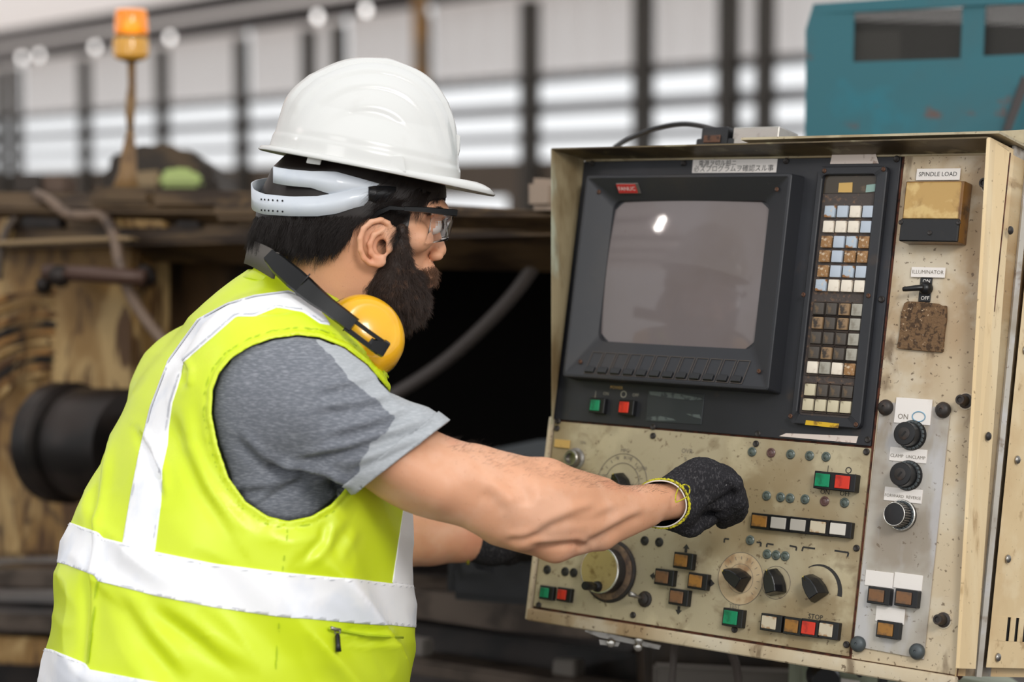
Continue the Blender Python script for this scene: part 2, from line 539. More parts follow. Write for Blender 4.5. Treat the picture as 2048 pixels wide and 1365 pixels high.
screw_m = mat('rusty_screw', lin((96, 66, 50)), .55, .4, [dict(scale=120, color=lin((46, 38, 34)), lo=.45, hi=.6)])
lampg_m = mat('dull_lamp_lens', lin((88, 98, 92)), .3, 0, [dict(scale=60, color=lin((58, 56, 52)), lo=.45, hi=.6)])
lampr_m = mat('dull_maroon_lens', lin((96, 72, 68)), .3)
lampd_m = mat('dark_lamp_socket', lin((40, 38, 35)), .5)
white_lab = mat('white_label', lin((226, 220, 214)), .5, 0, [dict(scale=25, color=lin((196, 184, 170)), lo=.52, hi=.75, amt=.7)])
white_tape = mat('dirty_white_tape', lin((214, 200, 190)), .6, 0, [dict(scale=90, color=lin((140, 110, 92)), lo=.58, hi=.7, amt=.7)])
ink = mat('black_ink', lin((46, 44, 42)), .6)
ink_faint = mat('faint_ink', lin((120, 112, 100)), .6)
ink_pale = mat('pale_ink', lin((150, 146, 132)), .6)
key_white = mat('cream_key', lin((226, 216, 200)), .5, 0, [dict(scale=110, color=lin((170, 150, 130)), lo=.55, hi=.75, amt=.6)])
key_blue = mat('pale_blue_key', lin((176, 186, 198)), .4, 0, [dict(scale=60, color=lin((160, 150, 140)), lo=.58, hi=.75, amt=.6)])
key_rust = mat('rust_crusted_key', lin((150, 112, 72)), .7, 0, [dict(scale=170, color=lin((206, 186, 160)), lo=.52, hi=.62, amt=.8), dict(scale=120, color=lin((96, 66, 40)), lo=.55, hi=.65, amt=.8)], bump=(300, .5))
key_half = mat('half_crusted_key', lin((172, 184, 196)), .5, 0, [dict(scale=55, color=lin((150, 106, 66)), lo=.45, hi=.52), dict(scale=170, color=lin((206, 186, 160)), lo=.56, hi=.66, amt=.7)], bump=(300, .3))
key_dark = mat('dark_worn_key', lin((72, 66, 60)), .5, 0, [dict(scale=80, color=lin((110, 90, 66)), lo=.56, hi=.68, amt=.7)])
key_edge = mat('tan_key_edge', lin((138, 112, 82)), .6, 0, [dict(scale=80, color=lin((60, 52, 46)), lo=.5, hi=.64)])
key_grey = mat('grey_key', lin((158, 154, 142)), .5, 0, [dict(scale=80, color=lin((120, 112, 98)), lo=.5, hi=.7, amt=.7)])
key_dirty = mat('smeared_cream_key', lin((196, 186, 158)), .5, 0, [dict(scale=65, color=lin((104, 92, 68)), lo=.5, hi=.62, amt=.85)])
keybed = mat('rusty_key_bed', lin((70, 62, 58)), .6, 0, [dict(scale=150, color=lin((120, 92, 70)), lo=.55, hi=.68, amt=.7)], bump=(250, .4))
green_m = mat('green_button', lin((6, 132, 88)), .35, 0, [dict(scale=80, color=lin((4, 96, 62)), lo=.45, hi=.7)])
red_m = mat('red_button', lin((205, 50, 30)), .35, 0, [dict(scale=80, color=lin((160, 34, 24)), lo=.5, hi=.7)])
amber_m = mat('amber_button', lin((150, 104, 44)), .45, 0, [dict(scale=90, color=lin((104, 74, 42)), lo=.45, hi=.65), dict(scale=60, color=lin((196, 160, 110)), lo=.62, hi=.75, amt=.6)])
amber_d = mat('brown_amber_button', lin((120, 84, 54)), .5, 0, [dict(scale=90, color=lin((90, 70, 54)), lo=.45, hi=.65)])
cap_white = mat('white_button', lin((206, 200, 190)), .4)
cap_grey = mat('grey_button', lin((172, 166, 156)), .4, 0, [dict(scale=60, color=lin((150, 130, 104)), lo=.55, hi=.7, amt=.7)])
cap_rusty = mat('stained_button', lin((196, 184, 160)), .45, 0, [dict(scale=90, color=lin((150, 108, 60)), lo=.52, hi=.62, amt=.8)])
yellow_st = mat('yellow_sticker', lin((206, 166, 34)), .5, 0, [dict(scale=60, color=lin((90, 56, 26)), lo=.52, hi=.62, amt=.8)])
tan_st = mat('tan_sticker', lin((196, 160, 92)), .6, 0, [dict(scale=60, color=lin((170, 136, 84)), lo=.5, hi=.6)])
meter_y = mat('yellowed_meter_face', lin((178, 142, 78)), .12, 0, [
    dict(scale=24, color=lin((134, 98, 46)), lo=.46, hi=.62), dict(scale=30, color=lin((204, 174, 112)), lo=.52, hi=.64, amt=.8)], coat=.5)
foam = mat('brown_chip_patch', lin((112, 86, 60)), .9, 0, [dict(scale=160, color=lin((70, 52, 36)), lo=.5, hi=.6), dict(scale=220, color=lin((186, 162, 134)), lo=.64, hi=.7)], bump=(260, 1.0))

con = thing('control_console', 'beige machine control console with dark screen bezel, keypad and rows of buttons', 'control panel', mw=PM)
def cpart(name, m, x, y, z=0.0, material=None, rot=0.0, parent=None, shared=True):
    if m.materials and material is not None and m.materials[0] != material:
        key = (m.name, material.name)
        if key not in _mc: _mc[key] = copy_mat(m, material)
        m = _mc[key]
    elif material is not None and not m.materials:
        m.materials.append(material)
    return link(name, m, parent or con, PT(x, y, z, rot))
_mc = {}
def quad_box(name, c4, z0, z1, material, parent=None, bev=0.0, h=None):
    """flat slab whose four corners are photograph points (taken at height h)"""
    h = z1 if h is None else h
    P = [lp(px, py, h) for px, py in c4]
    cx = sum(p[0] for p in P) / 4; cy = sum(p[1] for p in P) / 4
    m = prism_m([(p[0] - cx, p[1] - cy) for p in P], z0, z1, bev, name)
    m.materials.append(material)
    return link(name, m, parent or con, PT(cx, cy, 0))
def rect_box(name, px, py, w, h, z0, z1, material, parent=None, bev=0.0008, rot=0.0):
    """box centred on a photograph point; w,h in metres"""
    x, y = lp(px, py, z1)
    return cpart(name, box_m(w, h, z1 - z0, bev, 1, name), x, y, z0, material, rot, parent)
def text(s, px, py, size, material, z=0.0006, rot=0.0, parent=None, name='printed_text'):
    x, y = lp(px, py, z)
    m = text_mesh(s, size, name); m.materials.append(material)
    return link(name, m, parent or con, PT(x, y, z, rot))
XL, XR, YT, YB = -0.2475, 0.381, 0.190, -0.432
YJ = lp(1430, 868)[1]                      # joint between dark plate and lower plate
xk = lp(1774, 600)[0]                      # right edge of the dark plate
# body of the console
def gen(name, V, Fc, material, parent=con, smooth=False, solid=None):
    m = mesh(name, V, Fc, smooth); m.materials.append(material)
    o = link(name, m, parent)
    if solid:
        md = o.modifiers.new('thickness', 'SOLIDIFY'); md.thickness = solid; md.offset = 0
    return o
DEP = -0.30
bm = bmesh.new(); bmesh.ops.create_cube(bm, size=1.0)
for v in bm.verts:
    v.co = Vector(((v.co.x + .5) * (XR - XL - .004) + XL + .002, (v.co.y + .5) * (YT - YB) + YB, (v.co.z + .5) * (-.006 - DEP) + DEP))
hm = bm_mesh('housing', bm); hm.materials.append(paint_side)
link('housing', hm, con, PM)
# the splayed rim: left, top and right flanges
hl = .058; hr = .045
tl = lp(1103, 298, hl); bl = lp(1104, 850, .012); tr = lp(1975, 275, hr); br = lp(1913, 1337, .010)
gen('rim_flange_left', [pw(XL, YT, 0), pw(XL, YJ, 0), pw(bl[0], bl[1], .012), pw(tl[0], tl[1], hl)], [(0, 1, 2, 3)], rim_in, solid=.002)
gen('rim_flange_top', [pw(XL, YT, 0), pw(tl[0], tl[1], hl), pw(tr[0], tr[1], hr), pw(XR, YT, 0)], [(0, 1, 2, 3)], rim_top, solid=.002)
gen('rim_flange_right', [pw(XR, YT, 0), pw(tr[0], tr[1], hr), pw(br[0], br[1], .010), pw(XR, YB, 0)], [(0, 3, 2, 1)], paint_side, solid=.002)
# outer side: flange sheet, sunk strip, vented side panel
sp = lambda p, z: pw(p[0] + .002, p[1], z)
gen('side_flange', [sp(tr, hr), sp(tr, -.022), sp(br, -.034), sp(br, .010)], [(0, 1, 2, 3)], paint_side, solid=.003)
gen('top_sheet', [pw(.03, YT + .014, .040), pw(XR + .006, YT + .014, .044), pw(XR + .006, YT + .014, DEP), pw(.03, YT + .014, DEP)], [(0, 1, 2, 3)], paint, solid=.003)
gen('top_sheet_edge', [pw(.05, YT + .014, -.03), pw(XR + .02, YT + .017, -.03), pw(XR + .02, YT + .034, -.03), pw(.05, YT + .022, -.03)], [(0, 1, 2, 3)], paint, solid=.003)
gen('side_groove', [pw(XR - .004, YT + .012, -.02), pw(XR - .004, YB, -.03), pw(XR - .004, YB, -.10), pw(XR - .004, YT + .012, -.10)], [(0, 1, 2, 3)], plate_grey, solid=.004)
gen('side_bead', [pw(XR, YT + .012, -.050), pw(XR, YB, -.054), pw(XR + .004, YB, -.060), pw(XR + .004, YT + .012, -.056)], [(0, 1, 2, 3)], plate_grey, solid=.004)
# vented side panel standing on the side wall: frame SX maps (depth, up)
SM = PM @ Matrix(((0, 0, 1, XR + .004), (0, 1, 0, 0), (-1, 0, 0, 0), (0, 0, 0, 1)))
def side_hit(px, py):
    q = ray_plane(px, py, pw(XR + .006, 0, 0), PU) - PO
    return -(q @ PN), q @ PV
vx0, vy0 = side_hit(2015, 1246); vx1, vy1 = side_hit(2011, 1283)
slots = [(side_hit(2015 + 16.5 * k, 1258 + 2 * k)[0]) for k in range(6)]
ysl0 = side_hit(2013, 1235)[1]; ysl1 = side_hit(2011, 1283)[1]
bm = bmesh.new()
xs = [.066]; 
for s_ in slots: xs += [s_ - .0054, s_ + .0054]
xs += [.30]
yt_, yb_ = YT + .005, YB + .012
def q4(x0, x1, y0, y1):
    vs = [bm.verts.new((x, y, .003)) for x, y in ((x0, y0), (x1, y0), (x1, y1), (x0, y1))]
    bm.faces.new(vs)
q4(xs[0], xs[-1], ysl0, yt_); q4(xs[0], xs[-1], yb_, ysl1)
for k in range(0, len(xs), 2): q4(xs[k], xs[k + 1], ysl1, ysl0)
bmesh.ops.remove_doubles(bm, verts=bm.verts, dist=1e-5)
m = bm_mesh('vented_side_panel', bm); m.materials.append(paint_side)
vp = link('vented_side_panel', m, con, SM)
md = vp.modifiers.new('thickness', 'SOLIDIFY'); md.thickness = .0012; md.offset = 0
m = box_m(.16, .08, .001, 0, 1, 'vent_shadow_box');  # black sheet standing in for the shade behind the slots
bo = link('vent_shade', copy_mat(m, pitch_black), vp, SM @ Matrix.Translation(((slots[0] + slots[-1]) / 2, (ysl0 + ysl1) / 2, 0.0002)))
dome = lathe_m([(.0052, 0), (.0052, .0012), (.004, .003), (.002, .0038), (.0001, .004)], 16, 'screw_dome')
for px, py in ((2011, 1118), (1991, 1315), (2030, 920), (2046, 700)):
    a, b = side_hit(px, py)
    link('screw', copy_mat(dome, silver), vp, SM @ Matrix.Translation((a, b, .0045)))
for px, py in ((2018, 461), (1974, 873)):
    q = ray_plane(px, py, pw(XR + .004, 0, 0), PU) - PO
    link('side_rivet', copy_mat(dome, bolt_m), con, PM @ Matrix.Translation((XR + .005, q @ PV, q @ PN)) @ Matrix.Rotation(PI / 2, 4, 'Y'))
# face plates
def plate(name, c, z0, z1, material, bev=.0006):
    return quad_box(name, c, z0, z1, material, None, bev, 0.0)
m = prism_m([(XL, YB), (XR, YB), (XR, YT), (XL, YT)], -.006, -.0035, 0, 'face_backing'); m.materials.append(rust)
link('face_backing', m, con, PM)
x0 = XL + .001
def pl(name, x0, x1, y0, y1, z1, material, bev=.0006):
    m = prism_m([(x0 - (x0 + x1) / 2, y0 - (y0 + y1) / 2), (x1 - (x0 + x1) / 2, y0 - (y0 + y1) / 2), (x1 - (x0 + x1) / 2, y1 - (y0 + y1) / 2), (x0 - (x0 + x1) / 2, y1 - (y0 + y1) / 2)], -.0034, z1, bev, name)
    m.materials.append(material)
    return link(name, m, con, PT((x0 + x1) / 2, (y0 + y1) / 2, 0))
dark = pl('dark_face_plate', x0, xk - .001, YJ + .001, YT - .004, .0012, blk)
lx1 = lp(1722, 1100)[0]
low = pl('lower_button_plate', XL + .004, lx1 - .0015, YB + .003, YJ - .0015, 0, paint)
strip = pl('right_face_strip', lx1 + .0018, XR - .001, YB + .001, YT - .002, -.0012, paint_r)
tsx = pl('top_face_strip', x0, XR - .002, YT - .0035, YT, 0.0, paint)
# bottom and lower left lip
m = box_m(XR - XL + .004, .017, .012, .004, 3, 'bottom_lip'); cpart('bottom_lip', m, (XL + XR) / 2, YB - .0085, -.006, paint_r)
m = box_m(.006, YJ - YB + .02, .010, .002, 2, 'left_lip'); cpart('left_lip', m, XL - .001, (YJ + YB) / 2 - .006, -.005, paint_r)

# ---- monitor bezel with screen
HB = .030
of = [lp(1169, 350, HB), lp(1577, 347, HB), lp(1543, 780, HB), lp(1128, 755, HB)]
ox0 = (of[0][0] + of[3][0]) / 2; ox1 = (of[1][0] + of[2][0]) / 2; oy1 = (of[0][1] + of[1][1]) / 2; oy0 = (of[2][1] + of[3][1]) / 2
ii = [lp(1230, 402, .004), lp(1538, 402, .004), lp(1512, 698, .004), lp(1196, 686, .004)]
ix0 = (ii[0][0] + ii[3][0]) / 2; ix1 = (ii[1][0] + ii[2][0]) / 2; iy1 = (ii[0][1] + ii[1][1]) / 2; iy0 = (ii[2][1] + ii[3][1]) / 2
mcx, mcy = (ox0 + ox1) / 2, (oy0 + oy1) / 2
def ring(x0_, x1_, y0_, y1_, r, z, n=4):
    return [(x, y, z) for x, y in rrect(x1_ - x0_, y1_ - y0_, r, n, (x0_ + x1_) / 2 - mcx, (y0_ + y1_) / 2 - mcy)]
RN = [ring(ox0 - .002, ox1 + .002, oy0 - .002, oy1 + .002, .004, .0012), ring(ox0, ox1, oy0, oy1, .004, HB - .001), ring(ox0 + .001, ox1 - .001, oy0 + .001, oy1 - .001, .004, HB),
      ring(ox0 + .004, ox1 - .004, oy0 + .004, oy1 - .004, .003, HB), ring(ix0, ix1, iy0, iy1, .012, .006), ring(ix0 + .001, ix1 - .001, iy0 + .001, iy1 - .001, .012, .0014)]
V = [p for r in RN for p in r]; n = len(RN[0]); Fc = []
for k in range(len(RN) - 1):
    for i in range(n):
        j = (i + 1) % n
        Fc.append((k * n + i, k * n + j, (k + 1) * n + j, (k + 1) * n + i))
m = mesh('monitor_bezel', V, Fc, True); m.set_sharp_from_angle(angle=math.radians(20)); m.materials.append(bez)
mon = link('monitor_bezel', m, con, PT(mcx, mcy, 0))
# domed tube face
nx, ny = 24, 22; V = []; Fc = []
sw, sh = ix1 - ix0 + .004, iy1 - iy0 + .004
for j in range(ny + 1):
    for i in range(nx + 1):
        a = (i / nx - .5) * 2; b = (j / ny - .5) * 2
        sq = 1 - .02 * b * b; sr = 1 - .02 * a * a
        V.append((a * sw / 2 * sq, b * sh / 2 * sr, .0115 - .0095 * (a * a * .5 + b * b * .5)))
for j in range(ny):
    for i in range(nx):
        q = j * (nx + 1) + i; Fc.append((q, q + 1, q + nx + 2, q + nx + 1))
m = mesh('screen', V, Fc, True); m.materials.append(crt)
link('screen', m, mon, PT((ix0 + ix1) / 2, (iy0 + iy1) / 2, -.002))
# soft keys along the sloping lower sill
def sill(px, py):
    # intersect with sloping sill between (oy0+.004,HB) and (iy0,.006)
    y1_, z1_, y2_, z2_ = oy0 + .004, HB, iy0, .006
    d = np.array([0, y2_ - y1_, z2_ - z1_]); nn = np.cross([1, 0, 0], d); nn /= np.linalg.norm(nn)
    Nw = PU * nn[0] + PV * nn[1] + PN * nn[2]
    q = ray_plane(px, py, pw(0, y1_, z1_), Nw) - PO
    return q @ PU, q @ PV, q @ PN
slope = math.atan2(.006 - HB, iy0 - oy0 - .004)
frm = prism_m([(-.0092, -.0175), (.0092, -.0175), (.0092, .0175), (-.0092, .0175)], 0, .0006, 0, 'key_frame', [(-.0084, -.0167), (.0084, -.0167), (.0084, .0167), (-.0084, .0167)])
frm.materials.append(mat('bezel_line', lin((84, 76, 70)), .6))
kcap = box_m(.0140, .0095, .0034, .0008, 1, 'soft_key')
a0 = sill(1183, 742); a1 = sill(1483, 762 - 8)
a0 = sill(1187, 729); a1 = sill(1482, 742)
for k in range(12):
    t = k / 11
    x = a0[0] + (a1[0] - a0[0]) * t; y = (a0[1] + a1[1]) / 2 + .004; z = HB + (y - oy0 - .004) * math.tan(slope)
    M = PM @ Matrix.Translation((x, y - 0.004, z + .0005 + .004 * -math.tan(slope))) @ Matrix.Rotation(slope, 4, 'X')
    fr = link('key_frame', frm, mon, M)
    link('soft_key', kcap if k else copy_mat(kcap, blackpl), mon, M @ Matrix.Translation((-.0008, -.0115, -.0005)))
    if k == 0: kcap = WM and bpy.data.objects['soft_key'].data
# maker label on the upper slope
y1_, z1_, y2_, z2_ = oy1 - .004, HB, iy1, .006
ups = math.atan2(z2_ - z1_, y2_ - y1_)
d = np.array([0, y2_ - y1_, z2_ - z1_]); nn = np.cross([1, 0, 0], d); nn /= np.linalg.norm(nn)
Nw = PU * nn[0] + PV * nn[1] + PN * nn[2]
q = ray_plane(1258, 376, pw(0, y1_, z1_), Nw) - PO
ang = math.atan2(z1_ - z2_, y1_ - y2_)
Ml = PM @ Matrix.Translation((q @ PU, q @ PV, q @ PN)) @ Matrix.Rotation(ang, 4, 'X')
mb = link('maker_badge', copy_mat(box_m(.036, .016, .002, .0004, 1, 'maker_badge'), mat('grey_badge', lin((120, 116, 112)), .4, .6)), mon, Ml)
link('badge_face', copy_mat(box_m(.031, .0135, .0026, .0002, 1, 'badge_face'), mat('red_badge', lin((190, 52, 50)), .4)), mon, Ml @ Matrix.Translation((-.002, 0, 0)))
tm = text_mesh('FANUC', .0085, 'badge_lettering'); tm.materials.append(white_lab)
link('badge_lettering', tm, mon, Ml @ Matrix.Translation((-.002, 0, .0028)))
# bezel corner screws
scr = lathe_m([(.003, 0), (.003, .001), (.0022, .0018), (.0008, .0012), (.0001, .0012)], 12, 'screw')
for px, py, zz in ((1197, 384, .022), (1553, 379, .022), (1160, 724, .024), (1517, 743, .024)):
    x, y = lp(px, py, zz); cpart('screw', scr, x, y, zz - .001, screw_m, 0, mon)
# ---- power buttons
def button(px, py, cap, w=.021, h=.018, hh=.011, cw=None, parent=None, rotz=0, right=.0035, name='push_button'):
    """square push button: black housing with a coloured cap"""
    x, y = lp(px, py, hh)
    b = cpart(name, box_m(w + right, h + .0022, hh - .0012, .0007, 1, 'button_housing'), x + right / 2, y, 0, blackpl, rotz, parent)
    cpart('button_cap', box_m((cw or w) - .0060, h - .0035, .0022, .0006, 1, 'button_cap'), x - .0005, y, hh - .0014, cap, rotz, b)
    return b
button(1190, 811, green_m); button(1248, 815, red_m)
text('|', 1191, 789, .011, ink_pale, .0016); text('O', 1247, 790, .014, ink_pale, .0016)
text('ON', 1212, 788, .006, ink_pale, .0016); text('OFF', 1271, 791, .006, ink_pale, .0016); text('POWER', 1233, 776, .006, tan_st, .0016)
scrape_m = mat('pale_scrape', lin((84, 92, 90)), .5, 0, [dict(scale=120, color=lin((48, 52, 54)), lo=.45, hi=.6)])
np_ = quad_box('worn_name_plate', [(1297, 781), (1409, 789), (1402, 850), (1291, 843)], .0012, .0022, mat('scraped_plate', lin((46, 50, 52)), .4, 0, [dict(scale=30, color=lin((104, 112, 108)), lo=.60, hi=.66, amt=.8, stretch=(.4, .4, 2.5), rot=(0, .1, 0))]), None, .0003)
for pts_ in (((1299, 783), (1350, 787), (1398, 796), (1408, 800), (1380, 801), (1330, 795), (1300, 790)), ((1294, 836), (1318, 832), (1346, 838), (1352, 842), (1320, 842), (1294, 841)), ((1372, 828), (1400, 830), (1402, 838), (1386, 834))):
    Pq = [lp(a_, b_, .0022) for a_, b_ in pts_]; qx_, qy_ = np.mean(Pq, 0)
    m = prism_m([(p[0] - qx_, p[1] - qy_) for p in Pq], .0020, .0026, 0, 'scrape_mark'); m.materials.append(scrape_m)
    link('scrape_mark', m, con, PT(qx_, qy_, 0))
# ---- strips, tapes and labels
quad_box('paper_label', [(1386, 320), (1555, 318), (1552, 345), (1384, 346)], .0012, .0018, white_lab)
text('電源ヲ切ル前ニ', 1435, 327, .0085, ink, .0021)
text('必ズプログラムヲ確認スル事', 1466, 338, .0095, ink, .0021)
quad_box('tape_strip', [(1664, 310), (1751, 307), (1757, 327), (1660, 328)], .0012, .0022, white_tape)
quad_box('scraped_tape', [(1558, 873), (1566, 867), (1716, 872), (1713, 886), (1562, 879)][:1] + [(1572, 867), (1716, 873), (1712, 887)], .0012, .002, white_tape)
# ---- key pad
kf = [lp(1640, 334, .010), lp(1776, 331, .010), lp(1718, 860, .010), lp(1576, 845, .010)]
kx0 = (kf[0][0] + kf[3][0]) / 2; kx1 = (kf[1][0] + kf[2][0]) / 2; ky1 = (kf[0][1] + kf[1][1]) / 2; ky0 = (kf[2][1] + kf[3][1]) / 2
kcx, kcy = (kx0 + kx1) / 2, (ky0 + ky1) / 2
hx0 = lp(1650, 350, .004)[0]; hx1 = lp(1757, 350, .004)[0]; hy1 = lp(1700, 351, .004)[1]; hy0 = lp(1650, 834, .004)[1]
kcx2, kcy2 = (hx0 + hx1) / 2 - kcx, (hy0 + hy1) / 2 - kcy
m = prism_m(rrect(kx1 - kx0, ky1 - ky0, .006, 4), .0012, .010, .0012, 'keypad_frame', rrect(hx1 - hx0, hy1 - hy0, .004, 4, kcx2, kcy2))
m.materials.append(blk)
kp = link('keypad_frame', m, con, PT(kcx, kcy, 0))
m = box_m(hx1 - hx0, hy1 - hy0, .002, 0, 1, 'key_bed'); cpart('key_bed', m, kcx + kcx2, kcy + kcy2, .0013, keybed, 0, kp)
for px, py in ((1649, 342), (1767, 339), (1607, 590), (1737, 592), (1581, 833), (1712, 850)):
    x, y = lp(px, py, .010); cpart('screw', scr, x, y, .0100, screw_m, 0, kp)
quad_box('yellow_sticker', [(1612, 841), (1678, 848), (1676, 857), (1610, 850)], .010, .0106, yellow_st, kp)
# little display window above the keys
quad_box('display_window', [(1652, 352), (1756, 352), (1750, 386), (1646, 387)], .0034, .0042, mat('smoked_window', lin((62, 54, 44)), .15, 0, [dict(scale=60, color=lin((110, 90, 70)), lo=.55, hi=.7, amt=.6)]), kp)
quad_box('window_tag_orange', [(1678, 366), (1705, 365), (1704, 385), (1676, 385)], .0043, .005, tan_st, kp)
quad_box('window_tag_teal', [(1733, 370), (1752, 368), (1750, 383), (1731, 385)], .0043, .005, mat('teal_tag', lin((130, 158, 150)), .4), kp)
W_, B_, R2_, H_, D_, G_, S_, E_ = key_white, key_blue, key_rust, key_half, key_dark, key_grey, key_dirty, key_edge
rows = [((1659, 422), (1735, 424), [H_, B_, W_, B_]), ((1656, 452), (1731, 455), [W_, W_, W_, B_]), ((1652, 482), (1727, 486), [R2_, B_, H_, R2_]),
        ((1648, 511), (1724, 515), [R2_, B_, R2_, R2_]), ((1645, 541), (1721, 545), [R2_, B_, H_, B_]), ((1641, 569), (1718, 574), [H_, W_, W_, W_]),
        ((1637, 616), (1713, 621), [D_, D_, E_, G_]), ((1634, 645), (1709, 650), [E_, D_, E_, G_]), ((1631, 675), (1706, 680), [D_, D_, D_, G_]),
        ((1627, 705), (1702, 710), [D_, E_, D_, G_]), ((1624, 734), (1698, 740), [W_, G_, W_, R2_]),
        ((1619, 779), (1694, 785), [S_, D_, D_, D_]), ((1615, 809), (1690, 815), [S_, S_, S_, S_])]
kz = .0085
ks = box_m(.0148, .0150, .0052, .0012, 2, 'key')
for (p0, p1, cols) in rows:
    a = lp(*p0, kz); b = lp(*p1, kz); yy = (a[1] + b[1]) / 2
    for k, c in enumerate(cols):
        x = a[0] + (b[0] - a[0]) * k / 3
        kk = cpart('key', ks, x, yy, .0033, c, 0, kp)
        if c in (D_, E_) : kk['label'] = 'dark worn key with rubbed tan edges'
        elif c is B_: kk['label'] = 'pale blue key'
        elif c in (R2_, H_): kk['label'] = 'key crusted with brown rust'
        elif c is W_: kk['label'] = 'cream white key'
kx_ = lp(1637, 616, kz)[0]
cutl = prism_m([(-.0098, -.0098), (.0098, -.0098), (.0098, .0098), (-.0098, .0098)], 0, .0022, .0, 'key_surround', [(-.0083, -.0084), (.0083, -.0084), (.0083, .0084), (-.0083, .0084)])
cutl.materials.append(mat('key_grid', lin((66, 54, 46)), .55))
for (p0, p1, cols) in rows[6:]:
    a = lp(*p0, kz); b = lp(*p1, kz); yy = (a[1] + b[1]) / 2
    for k in range(4): link('key_surround', cutl, kp, PT(a[0] + (b[0] - a[0]) * k / 3, yy, .0032))
# plate screws
sbig = lathe_m([(.0042, 0), (.0042, .0015), (.003, .0028), (.001, .002), (.0001, .002)], 14, 'plate_screw')
for px, py in ((1184, 327), (1572, 322), (1793, 318), (1763, 599), (1735, 880), (1515, 868), (1306, 854), (1116, 843), (1367, 327), (1113, 857), (1305, 872), (1511, 888), (1732, 904), (1712, 1097), (1692, 1290), (1265, 1231), (1468, 1260), (1076, 1211)):
    x, y = lp(px, py, .002); cpart('plate_screw', sbig, x, y, .0002 if py > 856 else .0012, bolt_m)
# ---- load meter on the right strip
mh = .024
mf = [lp(1808, 362, mh), lp(1926, 360, mh), lp(1916, 486, mh), lp(1798, 481, mh)]
mw_ = (mf[1][0] - mf[0][0] + mf[2][0] - mf[3][0]) / 2; mhh = (mf[0][1] - mf[3][1] + mf[1][1] - mf[2][1]) / 2
mx, my = sum(p[0] for p in mf) / 4, sum(p[1] for p in mf) / 4
mt = cpart('load_meter', box_m(mw_, mhh, mh - .002, .002, 2, 'load_meter'), mx, my, -.001, mat('amber_meter_case', lin((120, 84, 40)), .25, 0, [dict(scale=40, color=lin((70, 50, 30)), lo=.5, hi=.7)]))
cpart('meter_window', box_m(mw_ - .006, mhh * .60, .004, .0008, 1, 'meter_window'), mx - .0005, my + mhh * .175, mh - .0042, meter_y, 0, mt)
cpart('meter_lower_cover', box_m(mw_ - .001, mhh * .375, .005, .0012, 1, 'meter_lower_cover'), mx, my - mhh * .31, mh - .0045, blackpl, 0, mt)
for dx in (-.038, .038): cpart('screw', scr, mx + dx, my - mhh * .19, mh + .0003, bolt_m, 0, mt)
cpart('screw', scr, mx + .002, my - mhh * .36, mh + .0003, bolt_m, 0, mt)
def label(px, py, w, h, txt=None, tsize=.008, material=white_lab, inkm=ink_faint, z=.0022, name='label_plate', offs=0):
    x, y = lp(px, py, z)
    o = cpart(name, box_m(w, h, .0016, .0003, 1, name), x, y, z - .0014, material)
    if txt:
        m = text_mesh(txt, tsize, 'printed_text'); m.materials.append(inkm)
        link('printed_text', m, con, PT(x, y + offs, z + .0005))
    return o
label(1876, 349, .058, .0145, 'SPINDLE LOAD', .0076, inkm=ink)
label(1856, 545, .045, .0125, 'ILLUMINATOR', .0065)
# toggle switch
tg = rect_box('toggle_plate', 1850, 580, .016, .030, -.001, .001, blackpl)
text('ON', 1853, 563, .0065, white_lab, .0014, 0, tg); text('OFF', 1850, 597, .0065, white_lab, .0014, 0, tg)
x, y = lp(1851, 577, .003)
cpart('toggle_boss', lathe_m([(.0085, 0), (.0085, .004), (.006, .008), (.003, .010), (.0001, .0105)], 18, 'toggle_boss'), x, y, 0, blackpl, 0, tg)
m = tube_m(smooth_path([pw(x, y, .008), pw(x - .010, y - .002, .014), pw(x - .023, y - .004, .016)], 8), [.0035, .0036, .0036, .0036, .0034, .0032, .003, .0026], 10, 'toggle_lever')
link('toggle_lever', m, tg, None, blackpl)
# brown chip patch
fp = [lp(px, py, .002) for px, py in ((1809, 607), (1816, 603), (1850, 605), (1878, 608), (1884, 612), (1893, 612), (1893, 640), (1889, 665), (1886, 700), (1884, 705), (1850, 703), (1800, 698), (1794, 696), (1797, 680), (1800, 660), (1802, 630))]
fcx, fcy = sum(p[0] for p in fp) / len(fp), sum(p[1] for p in fp) / len(fp)
m = prism_m([(p[0] - fcx, p[1] - fcy) for p in fp], -.001, .0032, .0006, 'rough_patch'); m.materials.append(foam)
link('rough_patch', m, con, PT(fcx, fcy, 0))
# grey sub plate with key switches
gp = quad_box('grey_switch_plate', [(1760, 803), (1901, 817), (1847, 1320), (1706, 1293)], -.0012, .0012, plate_grey, None, .0005)
cap = lathe_m([(.0095, 0), (.0098, .003), (.0085, .0062), (.0055, .0082), (.002, .0088), (.0015, .0075), (.0001, .0075)], 22, 'socket_bolt')
for px, py, mm in ((1769, 815, bolt_m), (1884, 820, bolt_m), (1714, 1289, boltg_m), (1832, 1304, boltg_m)):
    x, y = lp(px, py, .006); cpart('socket_bolt', cap, x, y, .0012, mm, 0, gp)
cyl = lathe_m([(.0090, 0), (.0090, .002), (.0062, .003), (.0062, .016), (.0055, .0175), (.0035, .0175), (.0030, .0155), (.0001, .0155)], 20, 'hex_standoff')
for px, py in ((1921, 800), (1968, 366), (1876, 1240)):
    x, y = lp(px, py, .014)
    o = cpart('mounting_bolt', cyl, x, y, -.001, bolt_m)
    cpart('washer', lathe_m([(.0105, 0), (.0105, .0012), (.006, .0014), (.0001, .0014)], 20, 'washer'), x, y, -.0012, paint_r, 0, o)
label(1826, 823, .048, .031, None)
text('ON', 1806, 834, .009, ink_faint, .0028)
tor = []
